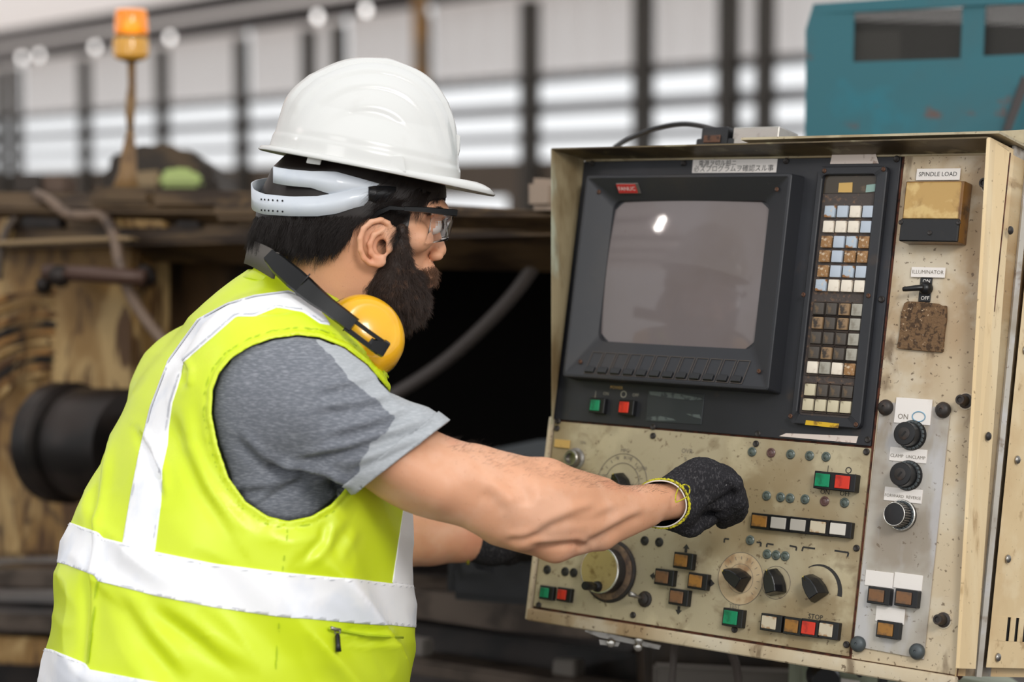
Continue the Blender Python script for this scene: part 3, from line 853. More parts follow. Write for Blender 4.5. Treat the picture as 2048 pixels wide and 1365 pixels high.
for k in range(25):
    a = 2 * PI * k / 24; tor.append(pw(*(np.array(lp(1838, 834, .002)) + np.array((.0085 * math.cos(a), .006 * math.sin(a)))), .0028))
link('blue_pen_ring', tube_m(tor, .0007, 6, 'blue_pen_ring', False), con, None, mat('blue_pen', lin((120, 160, 184)), .6))
label(1816, 911, .049, .0165, 'CLAMP  UNCLAMP', .0056, offs=-.002); label(1806, 991, .050, .0165, 'FORWARD  REVERSE', .0052, offs=-.002)
def keyswitch(px, py, ribbed=False):
    x, y = lp(px, py, .022)
    pr = [(.0185, 0), (.0185, .002), (.0172, .004), (.0165, .005), (.0142, .0055), (.0142, .021), (.0134, .022), (.012, .0222), (.0001, .0222)]
    o = cpart('key_switch', lathe_m(pr, 32, 'key_switch'), x, y, .0012, blackpl, 0, gp)
    for k in range(20):
        a = 2 * PI * k / 20
        cpart('ring_tooth', box_m(.003, .0045, .0045, .0008, 1, 'ring_tooth'), x + .0160 * math.cos(a), y + .0160 * math.sin(a), .0028, boltg_m, a, gp)
    if ribbed:
        for k in range(28):
            a = 2 * PI * k / 28
            cpart('knob_rib', box_m(.0012, .0016, .014, .0003, 1, 'knob_rib'), x + .0143 * math.cos(a), y + .0143 * math.sin(a), .0075, silver, a, gp)
        t = [pw(x + .0136 * math.cos(2 * PI * k / 32), y + .0136 * math.sin(2 * PI * k / 32), .0230) for k in range(33)]
        link('bright_ring', tube_m(t, .0007, 6, 'bright_ring', False), gp, None, silver_bright)
        t = [pw(x + .0176 * math.cos(2 * PI * k / 32), y + .0176 * math.sin(2 * PI * k / 32), .0050) for k in range(33)]
        link('base_ring', tube_m(t, .0014, 8, 'base_ring', False), gp, None, silver_bright)
    else:
        cpart('lock_core', lathe_m([(.0075, 0), (.0075, .0008), (.0068, .0012), (.0001, .0012)], 20, 'lock_core'), x, y, .0230, bolt_m, 0, gp)
        cpart('key_slot', box_m(.0022, .0075, .0004, 0, 1, 'key_slot'), x, y, .0242, pitch_black, -.7, gp)
keyswitch(1809, 868); keyswitch(1801, 949); keyswitch(1789, 1029, True)
label(1758, 1159, .037, .0185); label(1816, 1164, .037, .0185); label(1780, 1231, .038, .0185)
button(1753, 1192, amber_d, .026, .018, .012, parent=gp); button(1808, 1197, amber_d, .026, .018, .012, parent=gp); button(1771, 1260, amber_m, .026, .018, .012, parent=gp)
# ---- lower plate controls
label(1124, 888, .026, .011, None, material=tan_st)
x, y = lp(1141, 917, .012)
ks_ = cpart('round_connector', lathe_m([(.015, 0), (.015, .0015), (.0115, .003), (.0115, .012), (.010, .0135), (.0075, .0135), (.0065, .008), (.0001, .008)], 26, 'round_connector'), x, y, 0, silver)
# lamps
lampm = lathe_m([(.0062, 0), (.0062, .0012), (.0050, .0022), (.0042, .0022), (.0036, .0010), (.0022, .0016), (.0001, .0018)], 16, 'indicator_lamp')
def lamp(px, py, m=lampg_m):
    x, y = lp(px, py, .002); cpart('indicator_lamp', lampm, x, y, 0, m)
for px, py, m in ((1503, 904, lampg_m), (1541, 906, lampr_m), (1580, 909, lampg_m), (1618, 912, lampg_m), (1651, 914, lampg_m), (1532, 992, lampg_m), (1560, 995, lampg_m), (1579, 997, lampg_m), (1609, 999, lampg_m),
                  (1648, 1003, lampr_m), (1688, 1006, lampg_m), (1499, 1081, lampg_m), (1533, 1109, lampg_m), (1551, 1111, lampg_m), (1569, 1113, lampg_m), (1288, 1082, lampd_m), (1317, 1085, lampd_m), (1093, 1140, lampd_m), (1129, 1144, lampd_m), (1146, 1146, lampd_m)):
    lamp(px, py, m)
# ON / OFF pair
b = button(1645, 961, green_m, .026, .0195, .014); button(1685, 965, red_m, .026, .0195, .014)
text('|', 1656, 938, .010, ink); text('O', 1697, 942, .012, ink); text('ON', 1650, 985, .0085, ink); text('OFF', 1690, 988.5, .0085, ink)
for px, py, c in ((1519, 1043, amber_m), (1557, 1047, cap_grey), (1596, 1051, cap_grey), (1636, 1055, cap_rusty), (1676, 1059, cap_white)):
    button(px, py, c, .0275, .0175, .010)
for px, py, c in ((1362, 1122, amber_m), (1324, 1155, amber_d), (1391, 1163, amber_m), (1353, 1195, amber_d)):
    button(px, py, c, .0255, .0185, .011)
arrow = prism_m([(0, .006), (.005, 0), (.002, 0), (.002, -.005), (-.002, -.005), (-.002, 0), (-.005, 0)], 0, .0005, 0, 'printed_arrow'); arrow.materials.append(ink)
for px, py, r in ((1372, 1098, 0), (1307, 1153, PI / 2), (1421, 1167, -PI / 2), (1357, 1221, PI)):
    x, y = lp(px, py, .0005); cpart('printed_arrow', arrow, x, y, 0, None, r)
button(1461, 1236, green_m, .026, .0205, .011); button(1538, 1246, cap_rusty, .0265, .019, .011)
button(1583, 1253, amber_m, .0245, .019, .010); button(1617, 1257, red_m, .0245, .019, .010); button(1652, 1261, cap_rusty, .0245, .019, .010)
button(1089, 1186, green_m, .020, .0165, .009); button(1124, 1190, red_m, .020, .0165, .009)
text('TEST', 1469, 1214, .0075, ink_faint); text('STOP', 1631, 1235, .0085, ink)
text('OVR', 1374, 903, .0085, ink_faint); text('- - -', 1372, 911, .006, ink_faint); text('%', 1371, 919, .007, ink_faint)
text('X1', 1235, 916, .006, ink_faint); text('X100', 1257, 917, .006, ink_faint); text('X1000', 1283, 937, .0065, ink_faint)
text('MPG', 1250, 902, .007, ink_faint); text('ON', 1166, 886, .006, ink_faint)
# bracket marks
def corner(px0, py0, px1, py1, px2, py2):
    P = [pw(*lp(px, py, .0003), .0003) for px, py in ((px0, py0), (px1, py1), (px2, py2))]
    for a_, b_ in ((0, 1), (1, 2)):
        A, Bq = P[a_], P[b_]; d = (Bq - A); L = np.linalg.norm(d); d /= L; s = np.cross(PN, d) * .0011
        m = mesh('bracket_mark', [A - s, Bq - s, Bq + s, A + s, A - s - PN * .0003, Bq - s - PN * .0003, Bq + s - PN * .0003, A + s - PN * .0003], [(0, 1, 2, 3), (0, 4, 5, 1), (1, 5, 6, 2), (2, 6, 7, 3), (3, 7, 4, 0)])
        link('bracket_mark', m, con, None, ink)
corner(1448, 1086, 1449, 1078, 1458, 1079); corner(1513, 1085, 1522, 1086, 1521, 1094)
corner(1533, 1095, 1534, 1088, 1547, 1090); corner(1579, 1092, 1593, 1095, 1592, 1102)
corner(1604, 1103, 1606, 1095, 1630, 1098); corner(1669, 1102, 1697, 1106, 1695, 1114)
# rotary selectors
knobp = [(-.0115, -.014), (.0115, -.014), (.0125, -.004), (.0105, .007), (.0040, .0170), (-.0040, .0170), (-.0105, .007), (-.0125, -.004)]
def rotary(px, py, rot, dial=None, dpx=None):
    x, y = lp(px, py, .012)
    bm = bmesh.new()
    r0 = [bm.verts.new((a * 1.05, b * 1.05, .002)) for a, b in knobp]; r1 = [bm.verts.new((a, b, .010)) for a, b in knobp]
    r2 = [bm.verts.new((a * .62, b * .90, .022)) for a, b in knobp]
    for A, B in ((r0, r1), (r1, r2)):
        for i in range(8): bm.faces.new((A[i], A[(i + 1) % 8], B[(i + 1) % 8], B[i]))
    bm.faces.new(r2); bm.faces.new(list(reversed(r0)))
    bmesh.ops.bevel(bm, geom=list(bm.edges), offset=.0008, segments=1, affect='EDGES')
    m = bm_mesh('rotary_knob', bm)
    k = cpart('rotary_knob', m, x, y, 0, mat('gloss_black', lin((22, 22, 24)), .25) if 'gloss_black' not in bpy.data.materials else bpy.data.materials['gloss_black'], rot)
    pm = box_m(.0016, .007, .0008, .0002, 1, 'pointer_line')
    link('pointer_line', pm if pm.materials else (pm.materials.append(mat('pointer_yellow', lin((190, 170, 80)), .5)) or pm), k, PT(x, y, .0) @ Matrix.Rotation(rot, 4, 'Z') @ Matrix.Translation((0, .0125, .0212)))
    for rr in (dial or ()):
        dx, dy = lp(*dpx)
        t = [pw(dx + rr * math.cos(2 * PI * q / 40), dy + rr * math.sin(2 * PI * q / 40), .0002) for q in range(41)]
        link('dial_ring', tube_m(t, .0004, 4, 'dial_ring', False), con, None, ink_faint)
    return x, y
rotary(1470, 1157, math.radians(62), (.0330, .0185), (1481, 1158))
dx, dy = lp(1481, 1158)
cpart('dial_disc', lathe_m([(.0325, 0), (.0325, .0004), (.0001, .0004)], 40, 'dial_disc'), dx, dy, 0, mat('tan_dial', lin((190, 168, 134)), .5, 0, [dict(scale=30, color=lin((140, 104, 70)), lo=.5, hi=.7, amt=.8)]))
rotary(1545, 1166, math.radians(18), (.0205,), (1552, 1166))
rotary(1625, 1176, math.radians(38), None)
# thick black sweep beside the third selector
cx_, cy_ = lp(1634, 1180)
V = []; Fc = []
for q in range(17):
    a = math.radians(120 - 128 * q / 16); r0_, r1_ = .029, .034 - .004 * (1 - q / 16)
    for rr in (r0_, r1_ + .0015 * (q / 16)):
        V.append(pw(cx_ + rr * math.cos(a), cy_ + rr * math.sin(a), .0004))
for q in range(16): Fc.append((2 * q, 2 * q + 1, 2 * q + 3, 2 * q + 2))
m = mesh('sweep_mark', V, Fc); link('sweep_mark', m, con, None, ink)
# ticks round the dials
tick = box_m(.0007, .004, .0004, 0, 1, 'dial_tick'); tick.materials.append(ink_faint)
for (cpx, r, a0_, a1_, n_) in (((1481, 1158), .026, 150, -40, 11), ((1244, 962), .031, 170, 10, 9)):
    x, y = lp(*cpx)
    for q in range(n_):
        a = math.radians(a0_ + (a1_ - a0_) * q / (n_ - 1))
        link('dial_tick', tick, con, PT(x + r * math.cos(a), y + r * math.sin(a), .0003, a - PI / 2))
# dial partly hidden by the arm
x, y = lp(1244, 968)
for rr in (.040, .0275):
    t = [pw(x + rr * math.cos(PI * q / 24), y + rr * math.sin(PI * q / 24), .0002) for q in range(25)]
    link('dial_ring', tube_m(t, .0006, 4, 'dial_ring', False), con, None, ink_faint)
rotary(1238, 972, math.radians(20), None)
# hand wheel
x, y = lp(1198, 1141, .026)
hw = cpart('hand_wheel', lathe_m([(.0410, 0), (.0420, .0015), (.0415, .003), (.0395, .0042), (.0380, .0045)], 48, 'wheel_base'), x, y, 0, bolt_m)
cpart('wheel_flange', lathe_m([(.0380, 0), (.0380, .0015), (.0335, .003), (.0001, .003)], 48, 'wheel_flange'), x, y, .0040, mat('tan_brown_ring', lin((128, 104, 82)), .5, .2, [dict(scale=60, color=lin((92, 76, 66)), lo=.45, hi=.6)]), 0, hw)
cpart('wheel_drum', lathe_m([(.0300, 0), (.0300, .0165), (.0295, .017), (.0001, .017)], 48, 'wheel_drum'), x, y, .0065, mat('gunmetal', lin((84, 82, 82)), .35, .6, [dict(scale=30, color=lin((64, 62, 62)), lo=.45, hi=.6)]), 0, hw)
cpart('wheel_rim', lathe_m([(.0300, 0), (.0308, .001), (.0308, .002), (.0300, .0026), (.0288, .0028), (.0001, .0022)], 48, 'wheel_rim'), x, y, .0230, silver_bright, 0, hw)
cpart('wheel_face', lathe_m([(.0284, 0), (.0284, .0008), (.0001, .0006)], 48, 'wheel_face'), x, y, .0255, mat('brass_tan_face', lin((178, 158, 108)), .35, .3, [dict(scale=50, color=lin((130, 108, 66)), lo=.5, hi=.7), dict(scale=26, color=lin((200, 182, 134)), lo=.55, hi=.7)]), 0, hw)
hx, hy = lp(1194, 1174, .028)
cpart('crank_grip', lathe_m([(.0075, 0), (.0070, .004), (.0045, .007), (.0045, .012), (.0058, .015), (.0058, .028), (.005, .030), (.0001, .030)], 18, 'crank_grip'), hx, hy, .0262, blackpl, 0, hw)
# small lever switch beside it
x, y = lp(1287, 1199, .004)
lv = cpart('lever_switch', lathe_m([(.0105, 0), (.0105, .0018), (.0075, .003), (.0075, .006), (.004, .008), (.0001, .008)], 20, 'lever_base'), x, y, 0, bolt_m)
link('lever_rod', tube_m([pw(x, y, .006), pw(x - .004, y + .003, .016), pw(x - .007, y + .005, .026)], [.0022, .0026, .0038], 10, 'lever_rod'), lv, None, silver)
# ---- connector box and cable on the top sheet
cbx = thing('connector_box', 'small aluminium connector box with black plug on top of the console', 'connector', loc=pw(.02, YT + .02, -.03))
topz = YT + .0165
zc = -.035
def topray(px, py, zz):
    q = ray_plane(px, py, pw(0, 0, zz), PN) - PO
    return q @ PU, q @ PV
a = topray(1490, 285, zc); b_ = topray(1556, 285, zc)
m = box_m(.070, .026, .05, .001, 1, 'aluminium_housing'); 
bx = link('aluminium_housing', copy_mat(m, silver), cbx, PM @ Matrix.Translation(((a[0] + b_[0]) / 2 + .002, topz + .013, zc - .03)))
a = topray(1450, 280, zc)
link('black_plug', copy_mat(box_m(.042, .026, .034, .003, 2, 'black_plug'), blackpl), cbx, PM @ Matrix.Translation((a[0] - .002, topz + .014, zc - .01)))
link('plug_collar', copy_mat(box_m(.060, .012, .030, .004, 2, 'plug_collar'), blackpl), cbx, PM @ Matrix.Translation((a[0] - .002, topz + .006, zc - .008)))
link('copper_contact', copy_mat(box_m(.026, .010, .002, .0005, 1, 'copper_contact'), screw_m), cbx, PM @ Matrix.Translation((a[0] - .004, topz + .010, zc + .0243)))
P = [at(1228, 296, 2.86), at(1262, 276, 2.86), at(1310, 257, 2.85), at(1360, 248, 2.82), at(1400, 251, 2.78), at(1440, 262, 2.72), at(1462, 274, 2.68)]
tag(link('black_cable', tube_m(smooth_path(P, 30), .0035, 8, 'black_cable'), None, None, blackpl), 'thin black cable arching over the console into the connector box', 'cable')
# ---- pieces hanging beneath
br_ = thing('latch_bracket', 'rusty steel latch bracket with bright bolts under the console edge', 'bracket', loc=at(1250, 1285, 2.7))
st = mat('rusty_bracket_steel', lin((96, 76, 66)), .4, .7, [dict(scale=40, color=lin((58, 40, 34)), lo=.45, hi=.6)])
def slab(name, pts, d, th, material, parent=None, dfun=None, bev=0.0, label=None, cat=None):
    """polygon through photograph points at depth d (or dfun), with real thickness th away from the camera"""
    P = [at(px, py, dfun(px, py) if dfun else d) for px, py in pts]
    c = np.mean(P, 0); N = np.zeros(3)
    for i in range(len(P)): N += np.cross(P[i] - c, P[(i + 1) % len(P)] - c)
    N /= np.linalg.norm(N)
    if N @ F_ < 0: N = -N
    n = len(P)
    V = P + [p + N * th for p in P]
    Fc = [tuple(range(n)), tuple(reversed(range(n, 2 * n)))] + [(i, (i + 1) % n, n + (i + 1) % n, n + i) for i in range(n)]
    bm = bmesh.new(); vs = [bm.verts.new(v) for v in V]
    for f in Fc: bm.faces.new([vs[i] for i in f])
    if bev: bmesh.ops.bevel(bm, geom=list(bm.edges), offset=bev, segments=2, affect='EDGES')
    m = bm_mesh(name, bm, bool(bev), math.radians(35) if bev else None); m.materials.append(material)
    o = link(name, m, parent)
    if label: tag(o, label, cat)
    return o
slab('upper_leaf', [(1168, 1243), (1290, 1262), (1288, 1284), (1240, 1275), (1172, 1262)], 2.70, .006, st, br_)
slab('lower_leaf', [(1172, 1258), (1322, 1292), (1318, 1300), (1200, 1276), (1170, 1264)], 2.66, .006, silver, br_)
slab('latch_tongue', [(1198, 1280), (1240, 1286), (1236, 1294), (1200, 1290)], 2.66, .006, silver, br_)
for px, py, d in ((1232, 1265, 2.69), (1278, 1281, 2.65), (1222, 1287, 2.65), (1276, 1295, 2.65)):
    M = Matrix.Translation(Vector(at(px, py, d))) @ Matrix.Rotation(PI / 2, 4, 'X')
    link('bolt_head', copy_mat(lathe_m([(.005, -.004), (.006, .001), (.004, .004), (.0001, .005)], 12, 'bolt_head'), silver_bright), br_, M)
tag(link('conduit', tube_m(smooth_path([at(1448, 1270, 2.75), at(1462, 1305, 2.76), at(1474, 1340, 2.77), at(1480, 1400, 2.78)], 12), .006, 10, 'conduit'), None, None, mat('grey_hose', lin((86, 78, 74)), .5)), 'thin grey conduit dropping from below the console centre', 'cable')
tag(link('conduit', tube_m(smooth_path([at(1354, 1262, 2.78), at(1348, 1300, 2.8), at(1346, 1340, 2.8), at(1340, 1400, 2.8)], 12), .005, 10, 'conduit'), None, None, bpy.data.materials['grey_hose']), 'dark conduit dropping beside the rusty latch bracket', 'cable')
# ================================================================ pale green box below the console
gb = thing('switch_box', 'pale green switch box with a black knob below the console', 'box', loc=at(1750, 1360, 2.75))
pg = mat('pale_green_paint', lin((150, 158, 138)), .5, 0, [dict(scale=8, color=lin((112, 116, 98)), lo=.5, hi=.7)])
slab('box_front', [(1608, 1306), (2060, 1380), (2060, 1560), (1600, 1500)], 2.78, .14, pg, gb, bev=.003)
for px, py, r, z in ((1648, 1358, .022, .02), (1719, 1350, .004, .004)):
    M = Matrix.Translation(Vector(at(px, py, 2.745))) @ Matrix.Rotation(PI / 2, 4, 'X')
    link('black_knob' if r > .01 else 'small_screw', copy_mat(lathe_m([(r, -z), (r, z * .5), (r * .85, z), (.0001, z)], 24, 'knob'), blackpl), gb, M)
slab('white_tag', [(1672, 1356), (1720, 1364), (1718, 1400), (1670, 1394)], 2.76, .002, white_lab, gb)
slab('pipe_bar', [(1750, 1335), (1880, 1350), (1900, 1372), (1764, 1356)], 2.72, .02, blackpl, gb, bev=.002)
slab('pipe_leg', [(1760, 1345), (1776, 1345), (1776, 1480), (1758, 1480)], 2.72, .02, blackpl, gb, bev=.002)
slab('rusty_foot', [(1868, 1338), (1930, 1352), (1918, 1364), (1866, 1352)], 2.62, .02, rust, gb, bev=.002)
bc = thing('machine_pedestal', 'dark brown pedestal wall below and behind the console', 'machine', loc=at(1500, 1350, 3.0))
brown = mat('brown_oily_metal', lin((74, 60, 48)), .5, .1, [dict(scale=4, color=lin((38, 32, 27)), lo=.45, hi=.65), dict(scale=9, color=lin((104, 88, 70)), lo=.6, hi=.75, amt=.6)])
slab('pedestal_wall', [(1285, 1225), (1650, 1225), (1700, 1600), (1300, 1600)], 3.02, .30, brown, bc, bev=.01)
slab('pedestal_ledge', [(1310, 1335), (1620, 1350), (1620, 1420), (1310, 1400)], 2.95, .05, mat('grey_ledge', lin((98, 92, 86)), .5), bc, bev=.004)
# the arm that carries the console and the dark gap behind it
slab('console_arm', [(1560, 340), (1900, 330), (1900, 1200), (1560, 1200)], 3.0, .2, brown, bc, bev=.01)

# ================================================================ teal cabinet
teal = mat('teal_paint', lin((44, 102, 112)), .5, 0, [dict(scale=4, color=lin((60, 94, 100)), lo=.45, hi=.7), dict(scale=7, color=lin((34, 112, 126)), lo=.56, hi=.7, amt=.8),
     dict(scale=11, color=lin((104, 70, 58)), lo=.60, hi=.68, amt=.8, stretch=(1, 1, 1.8))])
TD = 3.55
tc_ = thing('teal_cabinet', 'tall teal painted cabinet with two wire mesh windows behind the console', 'cabinet', loc=at(1850, 300, TD))
tdf = lambda px, py: TD - (px - 1600) * .00045
tp = lambda px, py, dd=0: at(px, py, tdf(px, py) + dd)
outl = [(1622, 8), (2240, -34), (2240, 268), (2240, 420), (1606, 420), (1606, 60)]
# front sheet with two openings, built of strips
strips = [[(1622, 10), (2240, -34), (2240, -5), (1622, 28)], [(1622, 28), (1708, 26), (1706, 124), (1612, 128)], [(1925, 14), (1970, 12), (1966, 112), (1921, 117)], [(2160, 6), (2240, 2), (2240, 100), (2160, 104)],
          [(1612, 128), (1706, 124), (1921, 117), (1966, 112), (2160, 104), (2240, 100), (2240, 430), (1606, 430)]]
strips[0] = [(1626, 8), (2240, -34), (2240, -4), (1970, 12), (1925, 14), (1708, 26), (1622, 28)]
for s_ in strips: slab('front_panel', s_, TD, .004, teal, tc_, tdf)
slab('side_panel', [(1611, 60), (1626, 10), (1626, 12), (1612, 420)], TD, .003, teal, tc_, tdf)
wire = mat('wire_mesh', lin((66, 64, 60)), .5, .3)
def grid(x0, x1, y0, y1, n, name):
    V = []; Fc = []
    rr = np.arange(-1.4, 1.4, 1.0 / n)
    def seg(p, q):
        b = len(V); w = (q - p); w /= np.linalg.norm(w); s = np.cross(w, F_); s /= np.linalg.norm(s); s *= .0012; f = F_ * .0012
        for e in (p, q):
            for o in (s, f, -s, -f): V.append(e + o)
        for i in range(4):
            j = (i + 1) % 4; Fc.append((b + i, b + j, b + 4 + j, b + 4 + i))
    asp = (x1 - x0) / (y1 - y0)
    for sgn in (1, -1):
        for k in range(int(n * (asp + 1)) + 1):
            c = k / n
            # u in 0..asp, v in 0..1 ; line u - sgn*v = c or u+v=c
            pts = []
            if sgn == 1: a_, b_ = max(0, c - 1), min(asp, c); A = (a_, c - a_); B = (b_, c - b_)
            else:
                c2 = c - 1; a_, b_ = max(0, c2), min(asp, c2 + 1); A = (a_, a_ - c2); B = (b_, b_ - c2)
            if b_ - a_ < .02: continue
            f = lambda uv: tp(x0 + uv[0] / asp * (x1 - x0), y0 + uv[1] * (y1 - y0) - uv[0] / asp * 8, .012)
            seg(f(A), f(B))
    m = mesh(name, V, Fc); m.materials.append(wire)
    o = link(name, m, tc_); o['kind'] = 'stuff'
grid(1700, 1930, 24, 130, 15, 'wire_mesh'); grid(1962, 2170, 10, 120, 15, 'wire_mesh')
dk = mat('interior_shade', lin((24, 23, 22)), .8)  # shade inside the cabinet painted on as near-black walls
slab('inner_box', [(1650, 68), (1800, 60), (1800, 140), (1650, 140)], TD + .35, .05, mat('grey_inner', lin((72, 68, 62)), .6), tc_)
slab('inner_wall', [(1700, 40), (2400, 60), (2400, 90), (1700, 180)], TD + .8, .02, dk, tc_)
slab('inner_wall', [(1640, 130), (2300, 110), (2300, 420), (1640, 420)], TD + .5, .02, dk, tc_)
slab('door_strut', [(2046, 150), (2058, 170), (2022, 262), (2006, 262)], TD, .01, mat('dark_strut', lin((52, 44, 42)), .5), tc_, lambda a, b: TD - .25)

# ================================================================ old lathe behind
lat = thing('lathe', 'large old grimy yellow-brown lathe with a dark open bay behind the worker', 'machine', loc=at(500, 1200, 3.9))
ldf = lambda px, py: 3.35 + (1000 - px) * .00060
old = mat('grimy_ochre_paint', lin((140, 106, 58)), .5, .05, [
    dict(scale=4.0, color=lin((182, 152, 102)), lo=.44, hi=.62, stretch=(1.6, 1.6, .6), rot=(0, .7, 0), dist=1.5),
    dict(scale=7, color=lin((86, 58, 28)), lo=.48, hi=.60, stretch=(2.2, 2.2, .6), rot=(0, .7, 0), dist=2.0),
    dict(scale=9, color=lin((54, 38, 24)), lo=.60, hi=.7, dist=1)], bump=(12, .4))
rail = mat('brown_rail', lin((96, 76, 52)), .5, .2, [dict(scale=10, color=lin((54, 40, 28)), lo=.42, hi=.6, stretch=(.5, .5, 3)), dict(scale=14, color=lin((140, 112, 72)), lo=.62, hi=.74, amt=.7)], bump=(30, .4))
cave = mat('black_bay_shade', lin((11, 9, 8)), .9, 0, spec=.1)  # darkness of the bay put into the colour as near-black
casting = mat('dark_casting', lin((44, 36, 32)), .45, .3, [dict(scale=8, color=lin((24, 20, 18)), lo=.45, hi=.6)])
def L(name, pts, th, m, dd=0.0, bev=0.0): return slab(name, pts, 0, th, m, lat, lambda a, b: ldf(a, b) + dd, bev)
L('headstock_panel', [(-80, 486), (270, 486), (268, 1110), (-80, 1120)], .12, old, .10, .01)
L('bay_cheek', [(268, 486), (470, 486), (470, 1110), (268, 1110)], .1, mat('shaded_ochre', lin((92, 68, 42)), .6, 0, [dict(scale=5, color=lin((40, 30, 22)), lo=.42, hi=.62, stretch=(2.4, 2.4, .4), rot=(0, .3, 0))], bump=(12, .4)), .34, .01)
L('upper_rail', [(-80, 392), (1110, 424), (1110, 470), (-80, 500)], .30, rail, 0, .008)
L('rail_shelf', [(-80, 380), (560, 388), (1110, 420), (1110, 430), (-80, 420)], .22, rail, -.06, .006)
for x0_, x1_, y0_, y1_ in ((170, 300, 372, 412), (300, 470, 378, 420), (420, 520, 380, 440), (1050, 1106, 355, 420)):
    L('casting_block', [(x0_, y0_), (x1_, y0_ + 3), (x1_, y1_), (x0_, y1_)], .10, rail if x0_ < 1000 else mat('pale_pink_block', lin((150, 132, 116)), .5), -.1, .01)
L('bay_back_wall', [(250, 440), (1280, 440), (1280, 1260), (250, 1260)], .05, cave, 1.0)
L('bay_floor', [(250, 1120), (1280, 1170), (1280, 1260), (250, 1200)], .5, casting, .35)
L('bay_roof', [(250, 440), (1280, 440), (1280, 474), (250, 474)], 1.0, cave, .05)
# front ways and drip rails below
L('front_way', [(600, 1150), (1000, 1200), (1280, 1252), (1282, 1292), (1000, 1262), (600, 1210)], .15, mat('grey_brown_way', lin((92, 80, 70)), .4, .3, [dict(scale=10, color=lin((60, 50, 42)), lo=.45, hi=.65)]), -.12, .008)
L('front_way', [(-80, 1140), (300, 1140), (600, 1150), (600, 1185), (300, 1180), (-80, 1180)], .15, bpy.data.materials['grey_brown_way'], -.12, .008)
L('lower_bed', [(-80, 1200), (700, 1230), (1282, 1310), (1282, 1600), (-80, 1600)], .3, casting, .05)
L('drip_rail', [(-80, 1225), (320, 1240), (320, 1275), (-80, 1262)], .08, bpy.data.materials['grey_brown_way'], -.1, .006)
L('drip_rail', [(780, 1310), (1280, 1388), (1280, 1418), (780, 1345)], .08, bpy.data.materials['grey_brown_way'], -.1, .006)
L('ochre_sill', [(-80, 1270), (200, 1285), (200, 1340), (-80, 1325)], .06, old, -.08, .006)
L('white_carton_piece', [(806, 1275), (848, 1282), (846, 1315), (806, 1310)], .03, mat('pale_grey', lin((110, 104, 98)), .6), -.16, .003)
L('grey_block', [(1105, 1318), (1150, 1322), (1150, 1370), (1100, 1370)], .03, bpy.data.materials['pale_grey'], -.05, .003)
L('slate_cover', [(955, 905), (1075, 880), (1140, 880), (1140, 940), (955, 940)], .05, mat('slate_paint', lin((84, 88, 92)), .5), .3, .006)
L('trim_bar', [(-80, 494), (-80, 484), (250, 472), (262, 480)], .03, mat('pale_trim_bar', lin((150, 126, 92)), .5), -.09, .003)
L('tan_end_panel', [(-80, 396), (22, 398), (16, 480), (-80, 484)], .05, old, -.03, .004)
for k, (xa, xb) in enumerate(((40, 120), (130, 210), (225, 330), (350, 400), (470, 540), (600, 700), (760, 860))): L('rail_clamp', [(xa, 432), (xb, 434), (xb, 456), (xa, 455)], .05, (casting, rail, old)[k % 3], -.05, .005)
# chuck
def disc(name, px, py, d, prof, material, parent, ax):
    z = np.array(ax, float); z /= np.linalg.norm(z); x = np.cross([0, 0, 1.0], z); x /= np.linalg.norm(x); y = np.cross(z, x)
    c = at(px, py, d)
    M = Matrix(((x[0], y[0], z[0], c[0]), (x[1], y[1], z[1], c[1]), (x[2], y[2], z[2], c[2]), (0, 0, 0, 1)))
    m = lathe_m(prof, 40, name); m.materials.append(material)
    return link(name, m, parent, M)
axd = R_ * .80 - F_ * .60
disc('spindle_flange', 110, 885, 3.80, [(.10, 0), (.115, .01), (.115, .05), (.1, .06), (.0001, .06)], casting, lat, axd)
disc('chuck_body', 110, 885, 3.80, [(.085, .05), (.098, .07), (.105, .08), (.105, .20), (.098, .215), (.05, .215), (.05, .24), (.0001, .24)], casting, lat, axd)
disc('chuck_jaw_ring', 110, 885, 3.80, [(.06, .21), (.06, .30), (.03, .32), (.0001, .32)], casting, lat, axd)
swarf_m = mat('tan_swarf', lin((150, 108, 58)), .6, 0, [dict(scale=20, color=lin((84, 56, 30)), lo=.45, hi=.6)])
# scraped arcs round the chuck: raised swarf ridges
for k, rr in enumerate((.135, .15, .165, .18, .20, .22, .235, .255, .28, .30)):
    c = at(90, 885, ldf(90, 885) + .09)
    pts = [c + R_ * rr * math.cos(a) * .9 + U_ * rr * math.sin(a) for a in np.linspace(.3 + .1 * k, 2.7, 20)]
    link('swarf_ridge', tube_m(pts, [.005 + .004 * math.sin(i * 1.3 + k) for i in range(20)], 6, 'swarf_ridge'), lat, None, (old, swarf_m, casting, swarf_m)[k % 4])
# pipes, hoses and bracket on the headstock
hose = mat('grey_brown_hose', lin((118, 98, 82)), .5, 0, [dict(scale=20, color=lin((76, 62, 52)), lo=.5, hi=.7)])
dh = lambda px: ldf(px, 0) - .08
link('coolant_pipe', tube_m(smooth_path([at(70, 388, dh(70)), at(100, 402, dh(100)), at(135, 428, dh(135)), at(170, 432, dh(170)), at(205, 432, dh(205)), at(228, 470, dh(228)), at(240, 530, dh(240)), at(262, 590, dh(262)), at(300, 650, dh(300)), at(360, 720, dh(360))], 50), .011, 10, 'coolant_pipe'), lat, None, hose)
link('curved_pipe', tube_m(smooth_path([at(-5, 560, 3.9), at(2, 500, 3.9), at(20, 450, 3.9), at(60, 418, 3.9), at(110, 412, 3.9), at(150, 440, 3.9)], 40), .009, 10, 'curved_pipe'), lat, None, mat('dark_pipe', lin((82, 70, 60)), .4, .2))
hb = link('handle_bar', tube_m([at(90, 545, 3.72), at(180, 549, 3.69), at(290, 556, 3.66)], .015, 12, 'handle_bar'), lat, None, mat('brown_bar', lin((80, 58, 48)), .4, .2))
